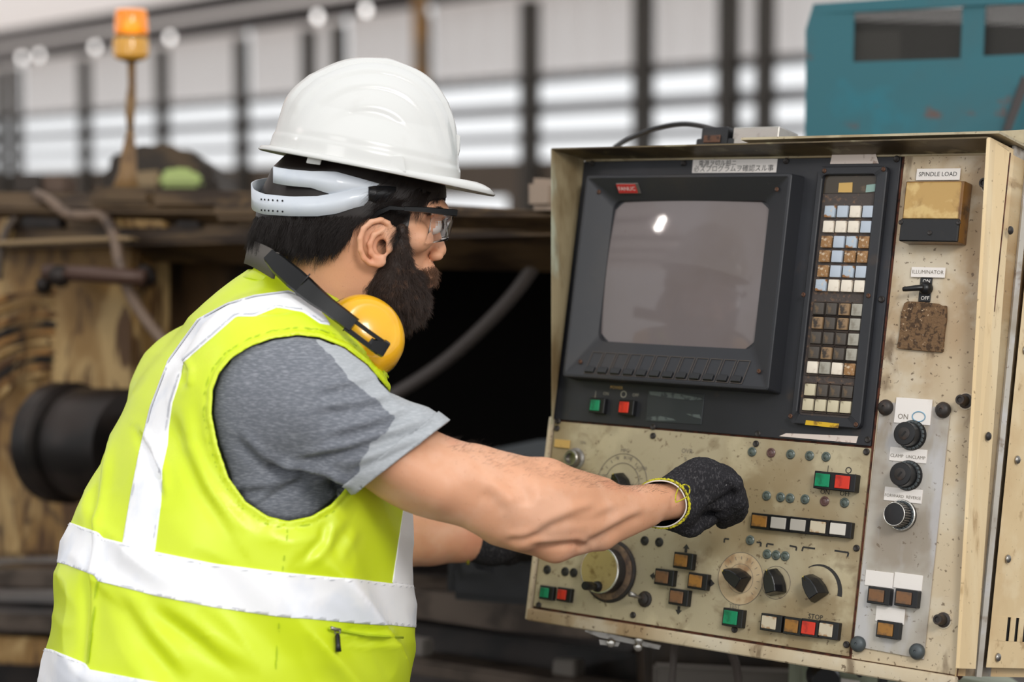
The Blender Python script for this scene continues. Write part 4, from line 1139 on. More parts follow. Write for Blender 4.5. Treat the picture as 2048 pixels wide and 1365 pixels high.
for px in (118, 290): link('bar_mount', tube_m([at(px, 552, 3.69), at(px + 4, 556, 3.92)], .02, 12, 'bar_mount'), hb, None, casting)
link('bar_knob', tube_m([at(88, 570, 3.75), at(88, 575, 3.9)], .016, 10, 'bar_knob'), hb, None, casting)
link('bay_hose', tube_m(smooth_path([at(560, 880, 3.8), at(690, 840, 3.7), at(790, 788, 3.65), at(880, 730, 3.6), at(960, 660, 3.55), at(1030, 585, 3.5), at(1085, 505, 3.45), at(1110, 460, 3.4)], 40), .0125, 12, 'bay_hose'), lat, None, mat('dark_grey_hose', lin((72, 66, 64)), .5))
# dark rounded tool cover on the ways
tb = thing('tool_cover', 'dark rounded plastic tool cover standing on the lathe ways', 'cover', loc=at(980, 1200, 3.15))
gd = mat('dark_cover_plastic', lin((36, 37, 41)), .4, 0, [dict(scale=10, color=lin((22, 23, 26)), lo=.45, hi=.6)])
slab('cover_body', [(893, 1150), (900, 1112), (925, 1098), (1200, 1130), (1200, 1225), (895, 1200)], 3.15, .14, gd, tb, bev=.012)
slab('cover_lid', [(925, 1096), (960, 1075), (1200, 1082), (1200, 1135), (960, 1128)], 3.2, .12, mat('cover_lid_plastic', lin((58, 58, 60)), .4), tb, bev=.012)
slab('cover_handle', [(918, 1108), (940, 1100), (948, 1140), (985, 1142), (985, 1152), (925, 1150)], 3.12, .02, gd, tb, bev=.003)
# crate of shapes on the machine roof
dm = thing('dark_motor_hood', 'dark rounded motor hood with a lime green panel behind the lathe rail', 'machine', loc=at(320, 380, 4.6))
slab('hood_shell', [(195, 400), (205, 330), (240, 296), (300, 284), (360, 290), (410, 318), (436, 350), (436, 400)], 4.6, .4, mat('dark_hood', lin((48, 38, 28)), .6, 0, [dict(scale=5, color=lin((84, 66, 44)), lo=.55, hi=.7)]), dm, bev=.02)
slab('lime_panel', [(318, 345), (345, 334), (385, 338), (408, 362), (400, 374), (315, 374)], 4.5, .03, mat('lime_panel', lin((176, 192, 118)), .5), dm, bev=.01)
slab('tan_panel', [(262, 345), (318, 340), (316, 375), (262, 375)], 4.5, .03, mat('tan_panel', lin((140, 118, 84)), .5), dm, bev=.005)
bx2 = thing('parts_box', 'small brown box of parts standing on the machine roof at far left', 'box', loc=at(80, 375, 4.4))
slab('box_side', [(30, 348), (80, 348), (80, 385), (30, 385)], 4.4, .12, mat('dark_box', lin((54, 44, 36)), .6), bx2, bev=.004)
slab('box_side', [(82, 350), (130, 350), (130, 385), (82, 385)], 4.42, .12, mat('tan_box', lin((96, 76, 62)), .6), bx2, bev=.004)
# ================================================================ beacon
bd = 4.0
be = thing('warning_beacon', 'orange rotating warning beacon on a thin brown pole', 'warning light', loc=at(255, 390, bd))
pole_m = mat('ochre_pole', lin((138, 106, 66)), .5, 0, [dict(scale=14, color=lin((96, 68, 42)), lo=.45, hi=.65)])
link('pole', tube_m([at(263, 118, bd), at(264, 170, bd), at(262, 200, bd), at(260, 225, bd), at(261, 262, bd)], [.0085, .008, .0105, .010, .006], 14, 'pole'), be, None, pole_m)
link('pole_base', tube_m([at(261, 260, bd), at(258, 300, bd), at(256, 345, bd), at(250, 388, bd)], [.007, .014, .018, .030], 14, 'pole_base'), be, None, pole_m)
om = mat('orange_lens', lin((236, 150, 20)), .15, 0, trans=.35, emit=(lin((250, 150, 10)), .28), coat=.5)
ol = mat('amber_lower_lens', lin((220, 160, 56)), .2, 0, emit=(lin((220, 150, 40)), .10), coat=.5)
c = at(263, 70, bd); MB = Matrix.Translation(Vector(c))
link('upper_lens', copy_mat(lathe_m([(.031, 0), (.034, .01), (.0315, .045), (.0300, .052), (.0001, .052)], 28, 'upper_lens'), om), be, Matrix.Translation(Vector(at(263, 72, bd))))
link('lens_band', copy_mat(lathe_m([(.0345, 0), (.0355, .003), (.0345, .007), (.0001, .007)], 28, 'lens_band'), mat('band', lin((110, 88, 60)), .5)), be, Matrix.Translation(Vector(at(263, 77, bd))))
link('lower_lens', copy_mat(lathe_m([(.0280, 0), (.0355, .008), (.0360, .030), (.0345, .042), (.0001, .042)], 28, 'lower_lens'), ol), be, Matrix.Translation(Vector(at(262, 119, bd))))
link('socket', copy_mat(lathe_m([(.012, 0), (.027, .006), (.027, .009), (.0001, .009)], 24, 'socket'), rail), be, Matrix.Translation(Vector(at(262, 124, bd))))
link('bulb', copy_mat(lathe_m([(.006, 0), (.012, .01), (.010, .024), (.0001, .03)], 16, 'bulb'), mat('lit_bulb', lin((255, 190, 60)), .3, emit=(lin((255, 180, 40)), 2.0))), be, Matrix.Translation(Vector(at(263, 68, bd))))

# ================================================================ the shed
VPX = -1850.0
wn = np.array([0, 0, 0.0])
wdir = R_ * (VPX - 1024) / FPX + F_; wdir[2] = 0; wdir /= np.linalg.norm(wdir)     # horizontal, towards the far left
WN = np.cross(wdir, [0, 0, 1.0]); WN /= np.linalg.norm(WN)
if WN @ F_ > 0: WN = -WN
WP0 = at(1024, 300, 20.0); WK = 20 / 9.0
def wpt(px, py, off=0.0): return ray_plane(px, py, WP0 + WN * off, WN)
def wco(px, py):
    q = wpt(px, py) - WP0
    return q @ wdir, q[2]
WX = wdir
def wbox(name, s0, s1, z0, z1, t0, t1, material, parent=None, bev=0.0):
    """box on the wall: along s, height z, thickness t (towards the room)"""
    P = [WP0 + WX * s + np.array([0, 0, z]) + WN * t for t in (t0, t1) for s, z in ((s0, z0), (s1, z0), (s1, z1), (s0, z1))]
    Fc = [(0, 1, 2, 3), (7, 6, 5, 4), (0, 4, 5, 1), (1, 5, 6, 2), (2, 6, 7, 3), (3, 7, 4, 0)]
    m = mesh(name, P, Fc); m.materials.append(material)
    return link(name, m, parent)
sheet = mat('translucent_grey_sheet', lin((212, 206, 200)), .5, 0, [dict(scale=1.2, color=lin((198, 188, 180)), lo=.4, hi=.6)], trans=0)
post_m = mat('dark_post', lin((84, 80, 75)), .6)
beam_m = mat('dark_beam', lin((56, 50, 50)), .6)
lou = mat('grey_louvre', lin((168, 170, 174)), .5, .1)
def WZ(px, py): return wco(px, py)[1]
zt = WZ(1310, 62) + 0.3            # under the eaves beam
S0, S1 = wco(2300, 300)[0], wco(-900, 300)[0]
# corrugated upper sheets: real trapezoid ribs, one object per bay
z_lo = WZ(1310, 142)
posts = [20, 52, 190, 345, 505, 640, 700, 868, 1083, 1310, 1480, 1553]
sp_ = [wco(p, 300)[0] for p in posts]
bays = [S1] + sorted(sp_, reverse=True) + [S0]
struct_wall = None
for a, b in zip(bays[:-1], bays[1:]):
    if abs(a - b) < .02: continue
    V = []; Fc = []; n = max(2, int(abs(a - b) / .10))
    for i in range(n + 1):
        s = a + (b - a) * i / n
        t = (.0, .06, .06, .0)[i % 4]
        for z in (z_lo, zt + 1.6): V.append(WP0 + WX * s + np.array([0, 0, z]) + WN * t)
    for i in range(n): Fc.append((2 * i, 2 * i + 2, 2 * i + 3, 2 * i + 1))
    m = mesh('corrugated_sheet', V, Fc); m.materials.append(sheet)
    o = link('corrugated_sheet', m, None); 
    if struct_wall is None:
        struct_wall = o; o.name = 'wall_back'; WM['wall_back'] = Matrix.Identity(4); struct(o)
    else:
        o.parent = struct_wall
for px, s in zip(posts, sp_):
    w = .10 if px in (20, 868, 1083, 1480, 1310) else .07
    o = wbox('wall_post', s - w / 2 * 1.3, s + w / 2 * 1.3, -WP0[2], zt + .1, .06, .22, post_m, struct_wall)
# horizontal louvres in the lower wall with daylight between them
# dark/grey bands at x=1200: y 148-172 grey, light 172-205, dark 205-222, light 222-260, dark 262-276, light 276-296, ...
bands = [(141, 157, 1), (199, 223, 1), (262, 279, 1)]
for y0, y1, kind in bands:
    wbox('louvre_slat', S0, S1, WZ(1200, y1), WZ(1200, y0), -.10, .05, lou if kind else post_m if False else lou, struct_wall)
wbox('girt', S0, S1, WZ(1200, 143), WZ(1200, 139), .02, .08, mat('grey_girt', lin((120, 114, 110)), .5), struct_wall)
dimw = mat('dim_base_wall', lin((112, 100, 88)), .7)
g0, g1 = wco(1022, 410)[0], wco(820, 410)[0]; gz0, gz1 = wco(960, 431)[1], wco(960, 394)[1]
zb_ = wpt(1200, 318)[2] - WP0[2]
wbox('wall_base', S0, S1, -WP0[2], gz0, -.05, .05, dimw, struct_wall); wbox('wall_base', S0, S1, gz1, zb_, -.05, .05, dimw, struct_wall)
wbox('wall_base', S0, g0, gz0, gz1, -.05, .05, dimw, struct_wall); wbox('wall_base', g1, S1, gz0, gz1, -.05, .05, dimw, struct_wall)
bmr = wbox('eaves_beam', S0, S1, WZ(560, 55), WZ(560, 5), .10, .35, beam_m, struct_wall)
tag(link('orange_pipe', tube_m([wpt(840, 420, 1.0), wpt(840, -60, 1.0)], .075, 14, 'orange_pipe'), None, None, mat('orange_rust_pipe', lin((176, 134, 82)), .6, 0, [dict(scale=3, color=lin((150, 126, 98)), lo=.45, hi=.6)])), 'rusty orange vertical pipe in front of the back wall', 'pipe')
# roof with purlins
rl = mat('pale_roof_sheet', lin((196, 190, 186)), .5)
def rq(name, s0, s1, t0, t1, z0, z1, material, th=.02, parent=None):
    P = [WP0 + WX * s + WN * t + np.array([0, 0, z]) for s, t, z in ((s0, t0, z0), (s1, t0, z0), (s1, t1, z1), (s0, t1, z1))]
    P += [p + np.array([0, 0, th]) for p in P]
    m = mesh(name, P, [(0, 1, 2, 3), (7, 6, 5, 4), (0, 4, 5, 1), (1, 5, 6, 2), (2, 6, 7, 3), (3, 7, 4, 0)]); m.materials.append(material)
    return link(name, m, parent)

ceil = rq('ceiling', S0 - 2, S1 + 2, -.3, 30, zt + .25, zt + 4.5, sheet); struct(ceil)
for k in range(12): rq('purlin', S0 - 2, S1 + 2, 1.2 + 2.3 * k, 1.35 + 2.3 * k, zt + .25 + (1.5 + 2.3 * k) * 4.25 / 30.3 - .2, zt + .27 + (1.5 + 2.3 * k) * 4.25 / 30.3 - .2, beam_m, .14, ceil)
LW = ['at the far left edge', 'second from the left, close beside the leftmost', 'left of the orange beacon', 'right of the orange beacon', 'left above the crown of the hard hat', 'right above the crown of the hard hat']
for li_, (px, yy) in enumerate(((44, 116), (78, 111), (190, 95), (340, 76), (635, 34), (732, 20))):  # glowing globes added to make round bright spots along the beam
    p = wpt(px, yy, .5)
    lm = link('eaves_glow', copy_mat(lathe_m([(.004, 0), (.03, .02), (.038, .05), (.03, .08), (.015, .10), (.0001, .10)], 14, 'glow_globe'), mat('glowing_globe', (1, 1, 1, 1), .3, emit=((1, .96, .93, 1), 3.0)) if 'glowing_globe' not in bpy.data.materials else bpy.data.materials['glowing_globe']), None, Matrix.Translation(Vector(p - np.array([0, 0, .05]))))
    tag(lm, 'small glowing globe added as a bright spot under the eaves beam ' + LW[li_], 'bright spot', 'added bright spots along the eaves beam')
fl = mesh('floor', [(-30, -8, 0), (30, -8, 0), (30, 45, 0), (-30, 45, 0)], [(0, 1, 2, 3)]); fl.materials.append(mat('oily_concrete', lin((88, 82, 76)), .6, 0, [dict(scale=1.5, color=lin((62, 56, 50)), lo=.45, hi=.6)]))
struct(link('floor', fl))
# daylight seeps through the sheets
nt = sheet.node_tree; pb = nt.nodes['Principled BSDF']; tr_ = nt.nodes.new('ShaderNodeBsdfTranslucent'); tr_.inputs[0].default_value = (.98, .93, .90, 1)
mxs = nt.nodes.new('ShaderNodeMixShader'); mxs.inputs[0].default_value = .9; out_ = nt.nodes['Material Output']
nt.links.new(pb.outputs[0], mxs.inputs[1]); nt.links.new(tr_.outputs[0], mxs.inputs[2]); nt.links.new(mxs.outputs[0], out_.inputs[0])
# ================================================================ the worker
DP = 2.45
ca, sa = math.cos(math.radians(25)), math.sin(math.radians(25))
FP = np.array([ca, sa, 0.0]); RP = np.array([sa, -ca, 0.0])
YH = math.radians(8)
FH = np.array([math.cos(YH), math.sin(YH), 0.0]); RH = np.array([math.sin(YH), -math.cos(YH), 0.0])
skin = mat('skin', lin((214, 158, 124)), .48, 0, [dict(scale=16, color=lin((222, 172, 142)), lo=.45, hi=.65, amt=.8), dict(scale=9, color=lin((206, 138, 108)), lo=.52, hi=.68, amt=.7),
    dict(scale=300, color=lin((176, 118, 92)), lo=.62, hi=.74, amt=.35)], bump=(420, .10), sss=.12, spec=.4)
ear_skin = skin
hair_m = mat('dark_brown_hair', lin((30, 23, 20)), .40, 0, spec=.35)
beard_m = mat('brown_beard', lin((46, 34, 28)), .6, 0, [dict(scale=60, color=lin((60, 44, 34)), lo=.5, hi=.7)], spec=.5)
lime = mat('lime_vest_fabric', lin((212, 232, 30)), .36, 0, [dict(scale=7, color=lin((218, 236, 52)), lo=.45, hi=.65, amt=.7)], fine=(900, .12, (1, 1, 1), (0, 0, 0)), spec=.6)
lime_seam = mat('lime_seam', lin((180, 204, 26)), .6)
tape = mat('reflective_tape', lin((253, 253, 255)), .45, .0, [dict(scale=9, color=lin((226, 232, 244)), lo=.48, hi=.62, amt=.6)], bump=(24, .25), spec=.9)
tape_seam = mat('tape_stitching', lin((206, 208, 214)), .6)
grey_cloth = mat('heather_grey_jersey', lin((104, 108, 116)), .85, 0, [dict(scale=620, color=lin((146, 149, 156)), lo=.42, hi=.72, amt=.9, stretch=(.22, .22, 1.4), rot=(0, .45, 0)),
    dict(scale=5, color=lin((78, 81, 92)), lo=.50, hi=.66, amt=.55)], fine=(330, .2, (.22, .22, 1.4), (0, .45, 0)), sheen=.15)
grey_dry = mat('dry_grey_jersey', lin((160, 164, 168)), .85, 0, [dict(scale=620, color=lin((178, 181, 185)), lo=.40, hi=.70, amt=.9, stretch=(.22, .22, 1.4), rot=(0, .45, 0))], fine=(330, .2, (.22, .22, 1.4), (0, .45, 0)), sheen=.15)
knit = mat('charcoal_knit', lin((44, 43, 46)), .95, 0, [dict(scale=500, color=lin((84, 82, 84)), lo=.5, hi=.66, amt=.7, stretch=(1, 1, .4), rot=(0, .6, 0)), dict(scale=260, color=lin((150, 146, 146)), lo=.70, hi=.76, amt=.7)], bump=(500, 1.0), fine=(420, 1.0, (1, 1, .3), (0, .6, 0)), spec=.2)
per = thing('person', 'bearded man in a lime safety vest leaning towards the control console', 'person', loc=(at(450, 1365, DP)[0], at(450, 1365, DP)[1], 0))

rows = [  # y, left, right, half breadth
    (1560, 70, 790, .235), (1365, 88, 800, .235), (1250, 112, 816, .235), (1150, 132, 818, .232), (1060, 150, 812, .230), (1000, 168, 805, .228), (930, 194, 795, .225), (860, 224, 785, .222),
    (790, 258, 772, .215), (740, 288, 745, .205), (700, 322, 720, .190), (670, 350, 702, .165), (640, 372, 690, .135), (610, 405, 680, .108), (585, 436, 672, .088), (560, 468, 662, .076), (535, 502, 655, .072), (505, 520, 650, .070)]
def torso(field, off, k=.02, ymin=500):
    zs, cx, cy, ax, ay = [], [], [], [], []
    for y, l, r, b in rows:
        c = at((l + r) / 2, y, DP); w = (r - l) / 2 / FPX * DP
        a = math.sqrt(max(w * w - (b * sa) ** 2, .02 ** 2)) / ca
        zs.append(c[2]); cx.append(c[0]); cy.append(c[1]); ax.append(max(a + off, .03)); ay.append(max(b + off, .03))
    field.slices(zs, cx, cy, ax, ay, FP, k, p=2.15)
LO = at(60, 1480, DP) - np.array([.06, .42, .05]); HI = at(900, 470, DP) + np.array([.12, .42, .02])
def dens(V, T): return V, T
def fold(V, qx, qy, pts, w, amp):
    """soft ridge/groove along a photograph polyline"""
    P = np.array(pts, float); d = np.full(len(V), 1e9); tt = np.zeros(len(V)); sg = np.zeros(len(V))
    for i in range(len(P) - 1):
        a, b = P[i], P[i + 1]; e = b - a
        t = np.clip(((qx - a[0]) * e[0] + (qy - a[1]) * e[1]) / (e @ e), 0, 1)
        dx, dy = qx - a[0] - t * e[0], qy - a[1] - t * e[1]; dd = np.hypot(dx, dy)
        m = dd < d; d[m] = dd[m]; tt[m] = ((i + t) / (len(P) - 1))[m]; sg[m] = np.sign(dx * -e[1] + dy * e[0])[m]
    x = d * sg / w
    return amp * (-np.exp(-x * x) + .6 * np.exp(-(x + 1.6) ** 2)) * np.clip(np.sin(PI * np.clip(tt * .92 + .04, 0, 1)) * 1.6, 0, 1)
# ---- skin body: torso core, arms, neck, head : one mesh
parts = []
f = Field(LO, HI, .010); torso(f, -.050); V, Q = f.surface(); parts.append((V, Q))
# right arm
A = [at(630, 805, 2.29), at(740, 880, 2.28), at(838, 941, 2.27), at(930, 972, 2.265), at(991, 996, 2.265), at(1052, 1014, 2.268), at(1112, 1022, 2.295), at(1157, 1026, 2.32), at(1203, 1025, 2.345), at(1248, 1020, 2.37), at(1294, 1010, 2.395), at(1320, 1005, 2.408), at(1348, 1002, 2.413)]
RA = [.040, .048, .0525, .0455, .0455, .0490, .0485, .0435, .0365, .0295, .0245, .0240, .0235]
f = Field(np.min(A, 0) - .08, np.max(A, 0) + .08, .0030)
A = smooth_path(A, 60); RA = np.interp(np.linspace(0, 12, 60), np.arange(13), RA); RA = np.convolve(np.pad(RA, 4, 'edge'), np.ones(9) / 9, 'valid')
for i in range(len(A) - 1): f.cone(A[i], A[i + 1], RA[i] - .001, RA[i + 1] - .001, .0)
f.cone(at(975, 1030, 2.255), at(1045, 1066, 2.25), .022, .020, .012)      # elbow point
f.cone(at(1000, 1052, 2.27), at(1110, 1092, 2.285), .022, .0175, .012)
f.cone(at(1110, 1092, 2.285), at(1205, 1076, 2.33), .0175, .012, .012)     # muscle under the forearm
f.cone(at(1205, 1076, 2.33), at(1300, 1036, 2.39), .012, .008, .012)
f.cone(at(960, 935, 2.27), at(1090, 965, 2.29), .022, .024, .016)      # upper forearm
f.cone(at(1090, 965, 2.29), at(1200, 985, 2.345), .024, .016, .016)
f.cone(at(760, 905, 2.235), at(880, 975, 2.235), .026, .022, .016)
f.cone(at(1090, 1000, 2.255), at(1220, 1030, 2.325), .016, .010, .012)
f.cone(at(930, 940, 2.240), at(1010, 1000, 2.232), .010, .012, .016)
V, Q = f.surface()
V = relax(V, Q, 4); _N = normals(V, tris(Q)); _x, _y, _z = pix(V); _D = np.zeros(len(V))
for pts, w, amp in (([(985, 935), (1025, 960), (1052, 990), (1055, 1015)], 16, .0030), ([(960, 985), (985, 1000), (1010, 1030)], 16, .0026), ([(1060, 1078), (1112, 1052), (1165, 1030), (1200, 1020)], 11, .0030),
                    ([(1062, 1096), (1110, 1092), (1152, 1088), (1175, 1098)], 7, .0038), ([(1163, 1094), (1203, 1075), (1257, 1045), (1290, 1030)], 9, .0032), ([(1100, 990), (1160, 1000), (1230, 1000)], 14, .0016),
                    ([(1140, 1050), (1190, 1040), (1240, 1020)], 9, .0016), ([(1010, 1085), (1050, 1082), (1090, 1072)], 9, .0026)):
    _D += fold(V, _x, _y, pts, w, amp)
V = V + _N * _D[:, None]
parts.append((V, Q))
# left arm
B = [at(420, 830, 2.66), at(560, 960, 2.74), at(700, 1060, 2.78), at(800, 1072, 2.78), at(860, 1072, 2.78), at(920, 1074, 2.78), at(980, 1078, 2.80)]
RB = [.05, .05, .045, .043, .040, .034, .028]
f = Field(np.min(B, 0) - .07, np.max(B, 0) + .07, .004)
for i in range(len(B) - 1): f.cone(B[i], B[i + 1], RB[i], RB[i + 1], .01)
f.cone(at(800, 1098, 2.76), at(900, 1086, 2.76), .018, .014, .01)
V, Q = f.surface(); parts.append((relax(V, Q, 2), Q))
# head and neck
hrows = [(290, 600, 850, .060), (340, 548, 880, .073), (380, 537, 888, .077), (410, 534, 889, .078), (430, 535, 886, .078), (448, 537, 878, .077), (470, 542, 867, .0745), (490, 550, 862, .073), (510, 560, 859, .070),
         (530, 572, 857, .067), (550, 588, 856, .063), (575, 612, 852, .058), (600, 645, 845, .052), (625, 685, 838, .042), (645, 720, 822, .028)]
f = Field(at(500, 690, DP) - np.array([0, .12, 0]), at(930, 280, DP) + np.array([0, .12, 0]), .0019)
zs, cx, cy, ax, ay = [], [], [], [], []
for y, l, r, b in hrows:
    c = at((l + r) / 2, y, DP); w = (r - l) / 2 / FPX * DP
    zs.append(c[2]); cx.append(c[0]); cy.append(c[1]); ax.append(w * .995); ay.append(b)
f.slices(zs, cx, cy, ax, ay, FH, .01, p=2.08)
hp = lambda px, py, lat=0.0: at(px, py, DP - lat)
f.cone(hp(662, 480), hp(628, 700), .060, .070, .02)
f.ell(hp(596, 440), (.045, .06, .05), None, .02)
f.ell(hp(834, 478, .046), (.020, .016, .016), None, .018); f.ell(hp(834, 478, -.046), (.020, .016, .016), None, .018)
f.cone(hp(884, 424, .008), hp(878, 427, .046), .0085, .007, .010)       # brow
f.cone(hp(884, 424, -.008), hp(878, 427, -.046), .0085, .007, .010)
for s_ in (1, -1):
    f.ell(hp(878, 450, .030 * s_), (.010, .013, .007), None, .006, 'cut')
    f.ell(hp(866, 450, .030 * s_), (.0125, .0125, .0115), None, .003)
f.cone(hp(866, 446), hp(877, 496), .0065, .0088, .008)
f.ell(hp(878, 503), (.0080, .0085, .0076), None, .005)
f.ell(hp(873, 512, .010), (.0085, .0065, .0062), None, .004); f.ell(hp(873, 512, -.010), (.0085, .0065, .0062), None, .004)
f.ell(hp(878, 521, .006), (.003, .0025, .003), None, .002, 'cut')
f.ell(hp(855, 540), (.010, .017, .011), None, .008)
f.ell(hp(860, 556), (.006, .017, .005), None, .005); f.ell(hp(857, 569), (.006, .015, .005), None, .005)
# ear
e0 = .074
ep = lambda px, py, o=0.0: at(px, py, DP - e0 - o)
f.ell(ep(752, 484, .004), (.0185, .0060, .0250), None, .004)
f.ell(ep(753, 484, .012), (.0135, .0075, .0205), None, .002, 'cut')
hel = [(782, 462, .004), (776, 447, .008), (762, 440, .012), (743, 444, .015), (727, 458, .016), (720, 478, .016), (721, 500, .014), (728, 517, .011), (741, 527, .008), (755, 530, .006)]
for i in range(len(hel) - 1):
    f.cone(ep(*hel[i]), ep(*hel[i + 1]), .0034, .0034, .0016)
ant = [(764, 462, .007), (748, 470, .010), (740, 488, .011), (742, 506, .009), (752, 516, .007), (764, 514, .006)]
for i in range(len(ant) - 1): f.cone(ep(*ant[i]), ep(*ant[i + 1]), .0032, .0036, .0022)
f.ell(ep(764, 494, .006), (.0070, .0120, .0095), None, .0015, 'cut')
f.ell(ep(758, 523, .005), (.0085, .0052, .0075), None, .003)
f.ell(ep(779, 494, .004), (.0045, .0050, .0075), None, .003)
f.ell(ep(784, 470, .000), (.008, .005, .012), None, .004)
V, Q = f.surface(); parts.append((relax(V, Q, 1), Q)); HV, HQ = parts[-1]
ov = 0; VV = []; QQ = []
for v, q in parts: VV.append(v); QQ.append(q + ov); ov += len(v)
bo_ = link('body', big_mesh('body', np.concatenate(VV), np.concatenate(QQ)), per, None, skin)
# eye
eye = link('eye', copy_mat(lathe_m([(.0001, -.0118)] + [(.0118 * math.sin(t), -.0118 * math.cos(t)) for t in np.linspace(.2, PI - .2, 12)] + [(.0001, .0118)], 20, 'eye'), mat('eye_white', lin((225, 215, 208)), .2)), per, Matrix.Translation(Vector(hp(867, 450.5, .0305))))
link('iris', copy_mat(lathe_m([(.0055, 0), (.005, .0006), (.0001, .0008)], 16, 'iris'), mat('dark_iris', lin((50, 34, 26)), .15)), eye, Matrix.Translation(Vector(hp(867, 450.5, .0305) + FH * .0114 + RH * .003)) @ Vector(FH).to_track_quat('Z', 'Y').to_matrix().to_4x4())
bmr_ = [hp(888 - t * 26, 428 - 7 * math.sin(t * 2.6), .012 + .040 * t) for t in np.linspace(0, 1, 9)]

# ---- hair and beard
rng = np.random.default_rng(11)
def strands(name, V, T, fmask, n, length, dirfn, rad, curl, parent, material, wgt=None, pts=6):
    a = np.cross(V[T[:, 1]] - V[T[:, 0]], V[T[:, 2]] - V[T[:, 0]]); ar = np.linalg.norm(a, axis=1)
    N = normals(V, T)
    if wgt is not None: ar = ar * wgt(V[T].mean(1))
    ti = rng.choice(len(T), n, p=ar / ar.sum())
    r1 = np.sqrt(rng.random(n)); r2 = rng.random(n)
    w = np.stack([1 - r1, r1 * (1 - r2), r1 * r2], 1)
    P = (V[T[ti]] * w[:, :, None]).sum(1); NN = (N[T[ti]] * w[:, :, None]).sum(1)
    D = dirfn(P, NN); D = D + rng.normal(size=D.shape) * .10; D /= np.linalg.norm(D, axis=1)[:, None]
    L = length(P) * rng.uniform(.6, 1.15, n)
    out = np.zeros((n, pts, 3)); out[:, 0] = P - NN * .0008
    side = np.cross(D, NN); side /= np.linalg.norm(side, axis=1)[:, None] + 1e-9
    ph = rng.random(n) * 6.28; fr = rng.uniform(3, 7, n)
    clump = np.stack([vnoise(P, 130, 1), vnoise(P, 130, 2), vnoise(P, 130, 3)], 1)
    for k in range(1, pts):
        t = k / (pts - 1)
        out[:, k] = P + D * (L * t)[:, None] + clump * (L * t * .45)[:, None] + side * (curl * L * np.sin(ph + fr * t) * t)[:, None] + NN * (curl * .6 * L * np.cos(ph + fr * t) * t)[:, None] + np.array([0, 0, -1.0]) * (L * t * t * .2)[:, None]
    hc = bpy.data.hair_curves.new(name)
    hc.add_curves([pts] * n)
    hc.attributes['position'].data.foreach_set('vector', out.astype(np.float32).ravel())
    at_ = hc.attributes.get('radius') or hc.attributes.new('radius', 'FLOAT', 'POINT')
    rr = np.tile(np.linspace(1, .25, pts) * rad, n).astype(np.float32)
    at_.data.foreach_set('value', rr)
    hc.materials.append(material)
    o = link(name, hc, parent); o['kind'] = 'stuff'
    return o
HT = tris(HQ); HN = normals(HV, HT)
px, py, _ = pix(HV)
hairpoly = [(500, 290), (890, 290), (890, 396), (862, 399), (835, 404), (820, 412), (817, 440), (816, 470), (794, 474), (792, 450), (783, 436), (764, 430), (742, 434), (722, 442), (708, 468), (684, 497), (655, 508), (600, 506), (565, 498), (545, 488), (500, 480)]
hv = HV + HN * .0035
near_ear = np.linalg.norm(HV - ep(752, 484, .01), axis=1)
fh = -sdpoly(px, py, hairpoly)
fh = np.where((near_ear < .032) & (px < 789) & ((DP - _) > .066), -3.0, fh)
hV, hT = clip(hv, HT, fh)
hV = relax(hV, hT, 1)
hair = link('hair', big_mesh('hair', hV, hT), per, None, hair_m)
def hair_dir(P, N):
    qx, qy, _z = pix(P)
    back = np.clip((760 - qx) / 200, 0, 1)[:, None]
    D = N * .30 + np.array([0, 0, -1.0]) * (.55 + .5 * back) - FH * (1 - back) * .75
    return D
def hair_w(c):
    qx, qy, _z = pix(c)
    return np.where((qy < 430) & (qx < 765) & (qy > np.interp(qx, [520, 560, 650, 780], [300, 300, 300, 300])), .0, 1.0) * np.where((qy < 372) & (qx > 560), .05, 1.0)
strands('hair_strands', hV, hT, None, 26000, lambda P: np.interp(pix(P)[1], [430, 470, 500], [.026, .021, .015]), hair_dir, .00016, .10, hair, hair_m, wgt=lambda c: hair_w(c))
# beard volume
f = Field(at(690, 700, DP) - np.array([0, .1, 0]), at(900, 440, DP) + np.array([0, .1, 0]), .0028)
for s_ in (1, -1):
    pts_ = [(802, 458, .070 * s_, .007), (800, 500, .066 * s_, .010), (796, 535, .060 * s_, .015), (790, 568, .050 * s_, .023), (788, 590, .038 * s_, .029), (800, 594, .020 * s_, .028)]
    for i in range(len(pts_) - 1):
        a_, b_ = pts_[i], pts_[i + 1]
        f.cone(hp(*a_[:3]), hp(*b_[:3]), a_[3], b_[3], .008)
    f.cone(hp(780, 560, .052 * s_), hp(746, 579, .046 * s_), .018, .012, .010)
    f.cone(hp(822, 552, .040 * s_), hp(848, 552, .010 * s_), .008, .007, .006)
    f.cone(hp(812, 540, .052 * s_), hp(824, 585, .030 * s_), .008, .016, .008)
f.ell(hp(802, 600), (.024, .030, .024), None, .010)
f.ell(hp(818, 584), (.014, .022, .020), None, .008)
V, Q = f.surface(); V = relax(V, Q, 2); T = tris(Q)
beard = link('beard', big_mesh('beard', V, T), per, None, beard_m)
def beard_dir(P, N):
    qx, qy, _z = pix(P)
    fw = np.clip((qy - 500) / 150, 0, 1)[:, None]
    return N * .55 + np.array([0, 0, -1.0]) * .75 + FH * .30 * fw
def blen(P):
    qx, qy, _z = pix(P)
    return np.interp(qy, [450, 520, 580, 640], [.006, .009, .012, .015])
strands('beard_strands', V, T, None, 24000, blen, beard_dir, .00016, .22, beard, mat('beard_hair', lin((54, 40, 33)), .5, 0, [dict(scale=90, color=lin((92, 66, 50)), lo=.55, hi=.7)], spec=.5))
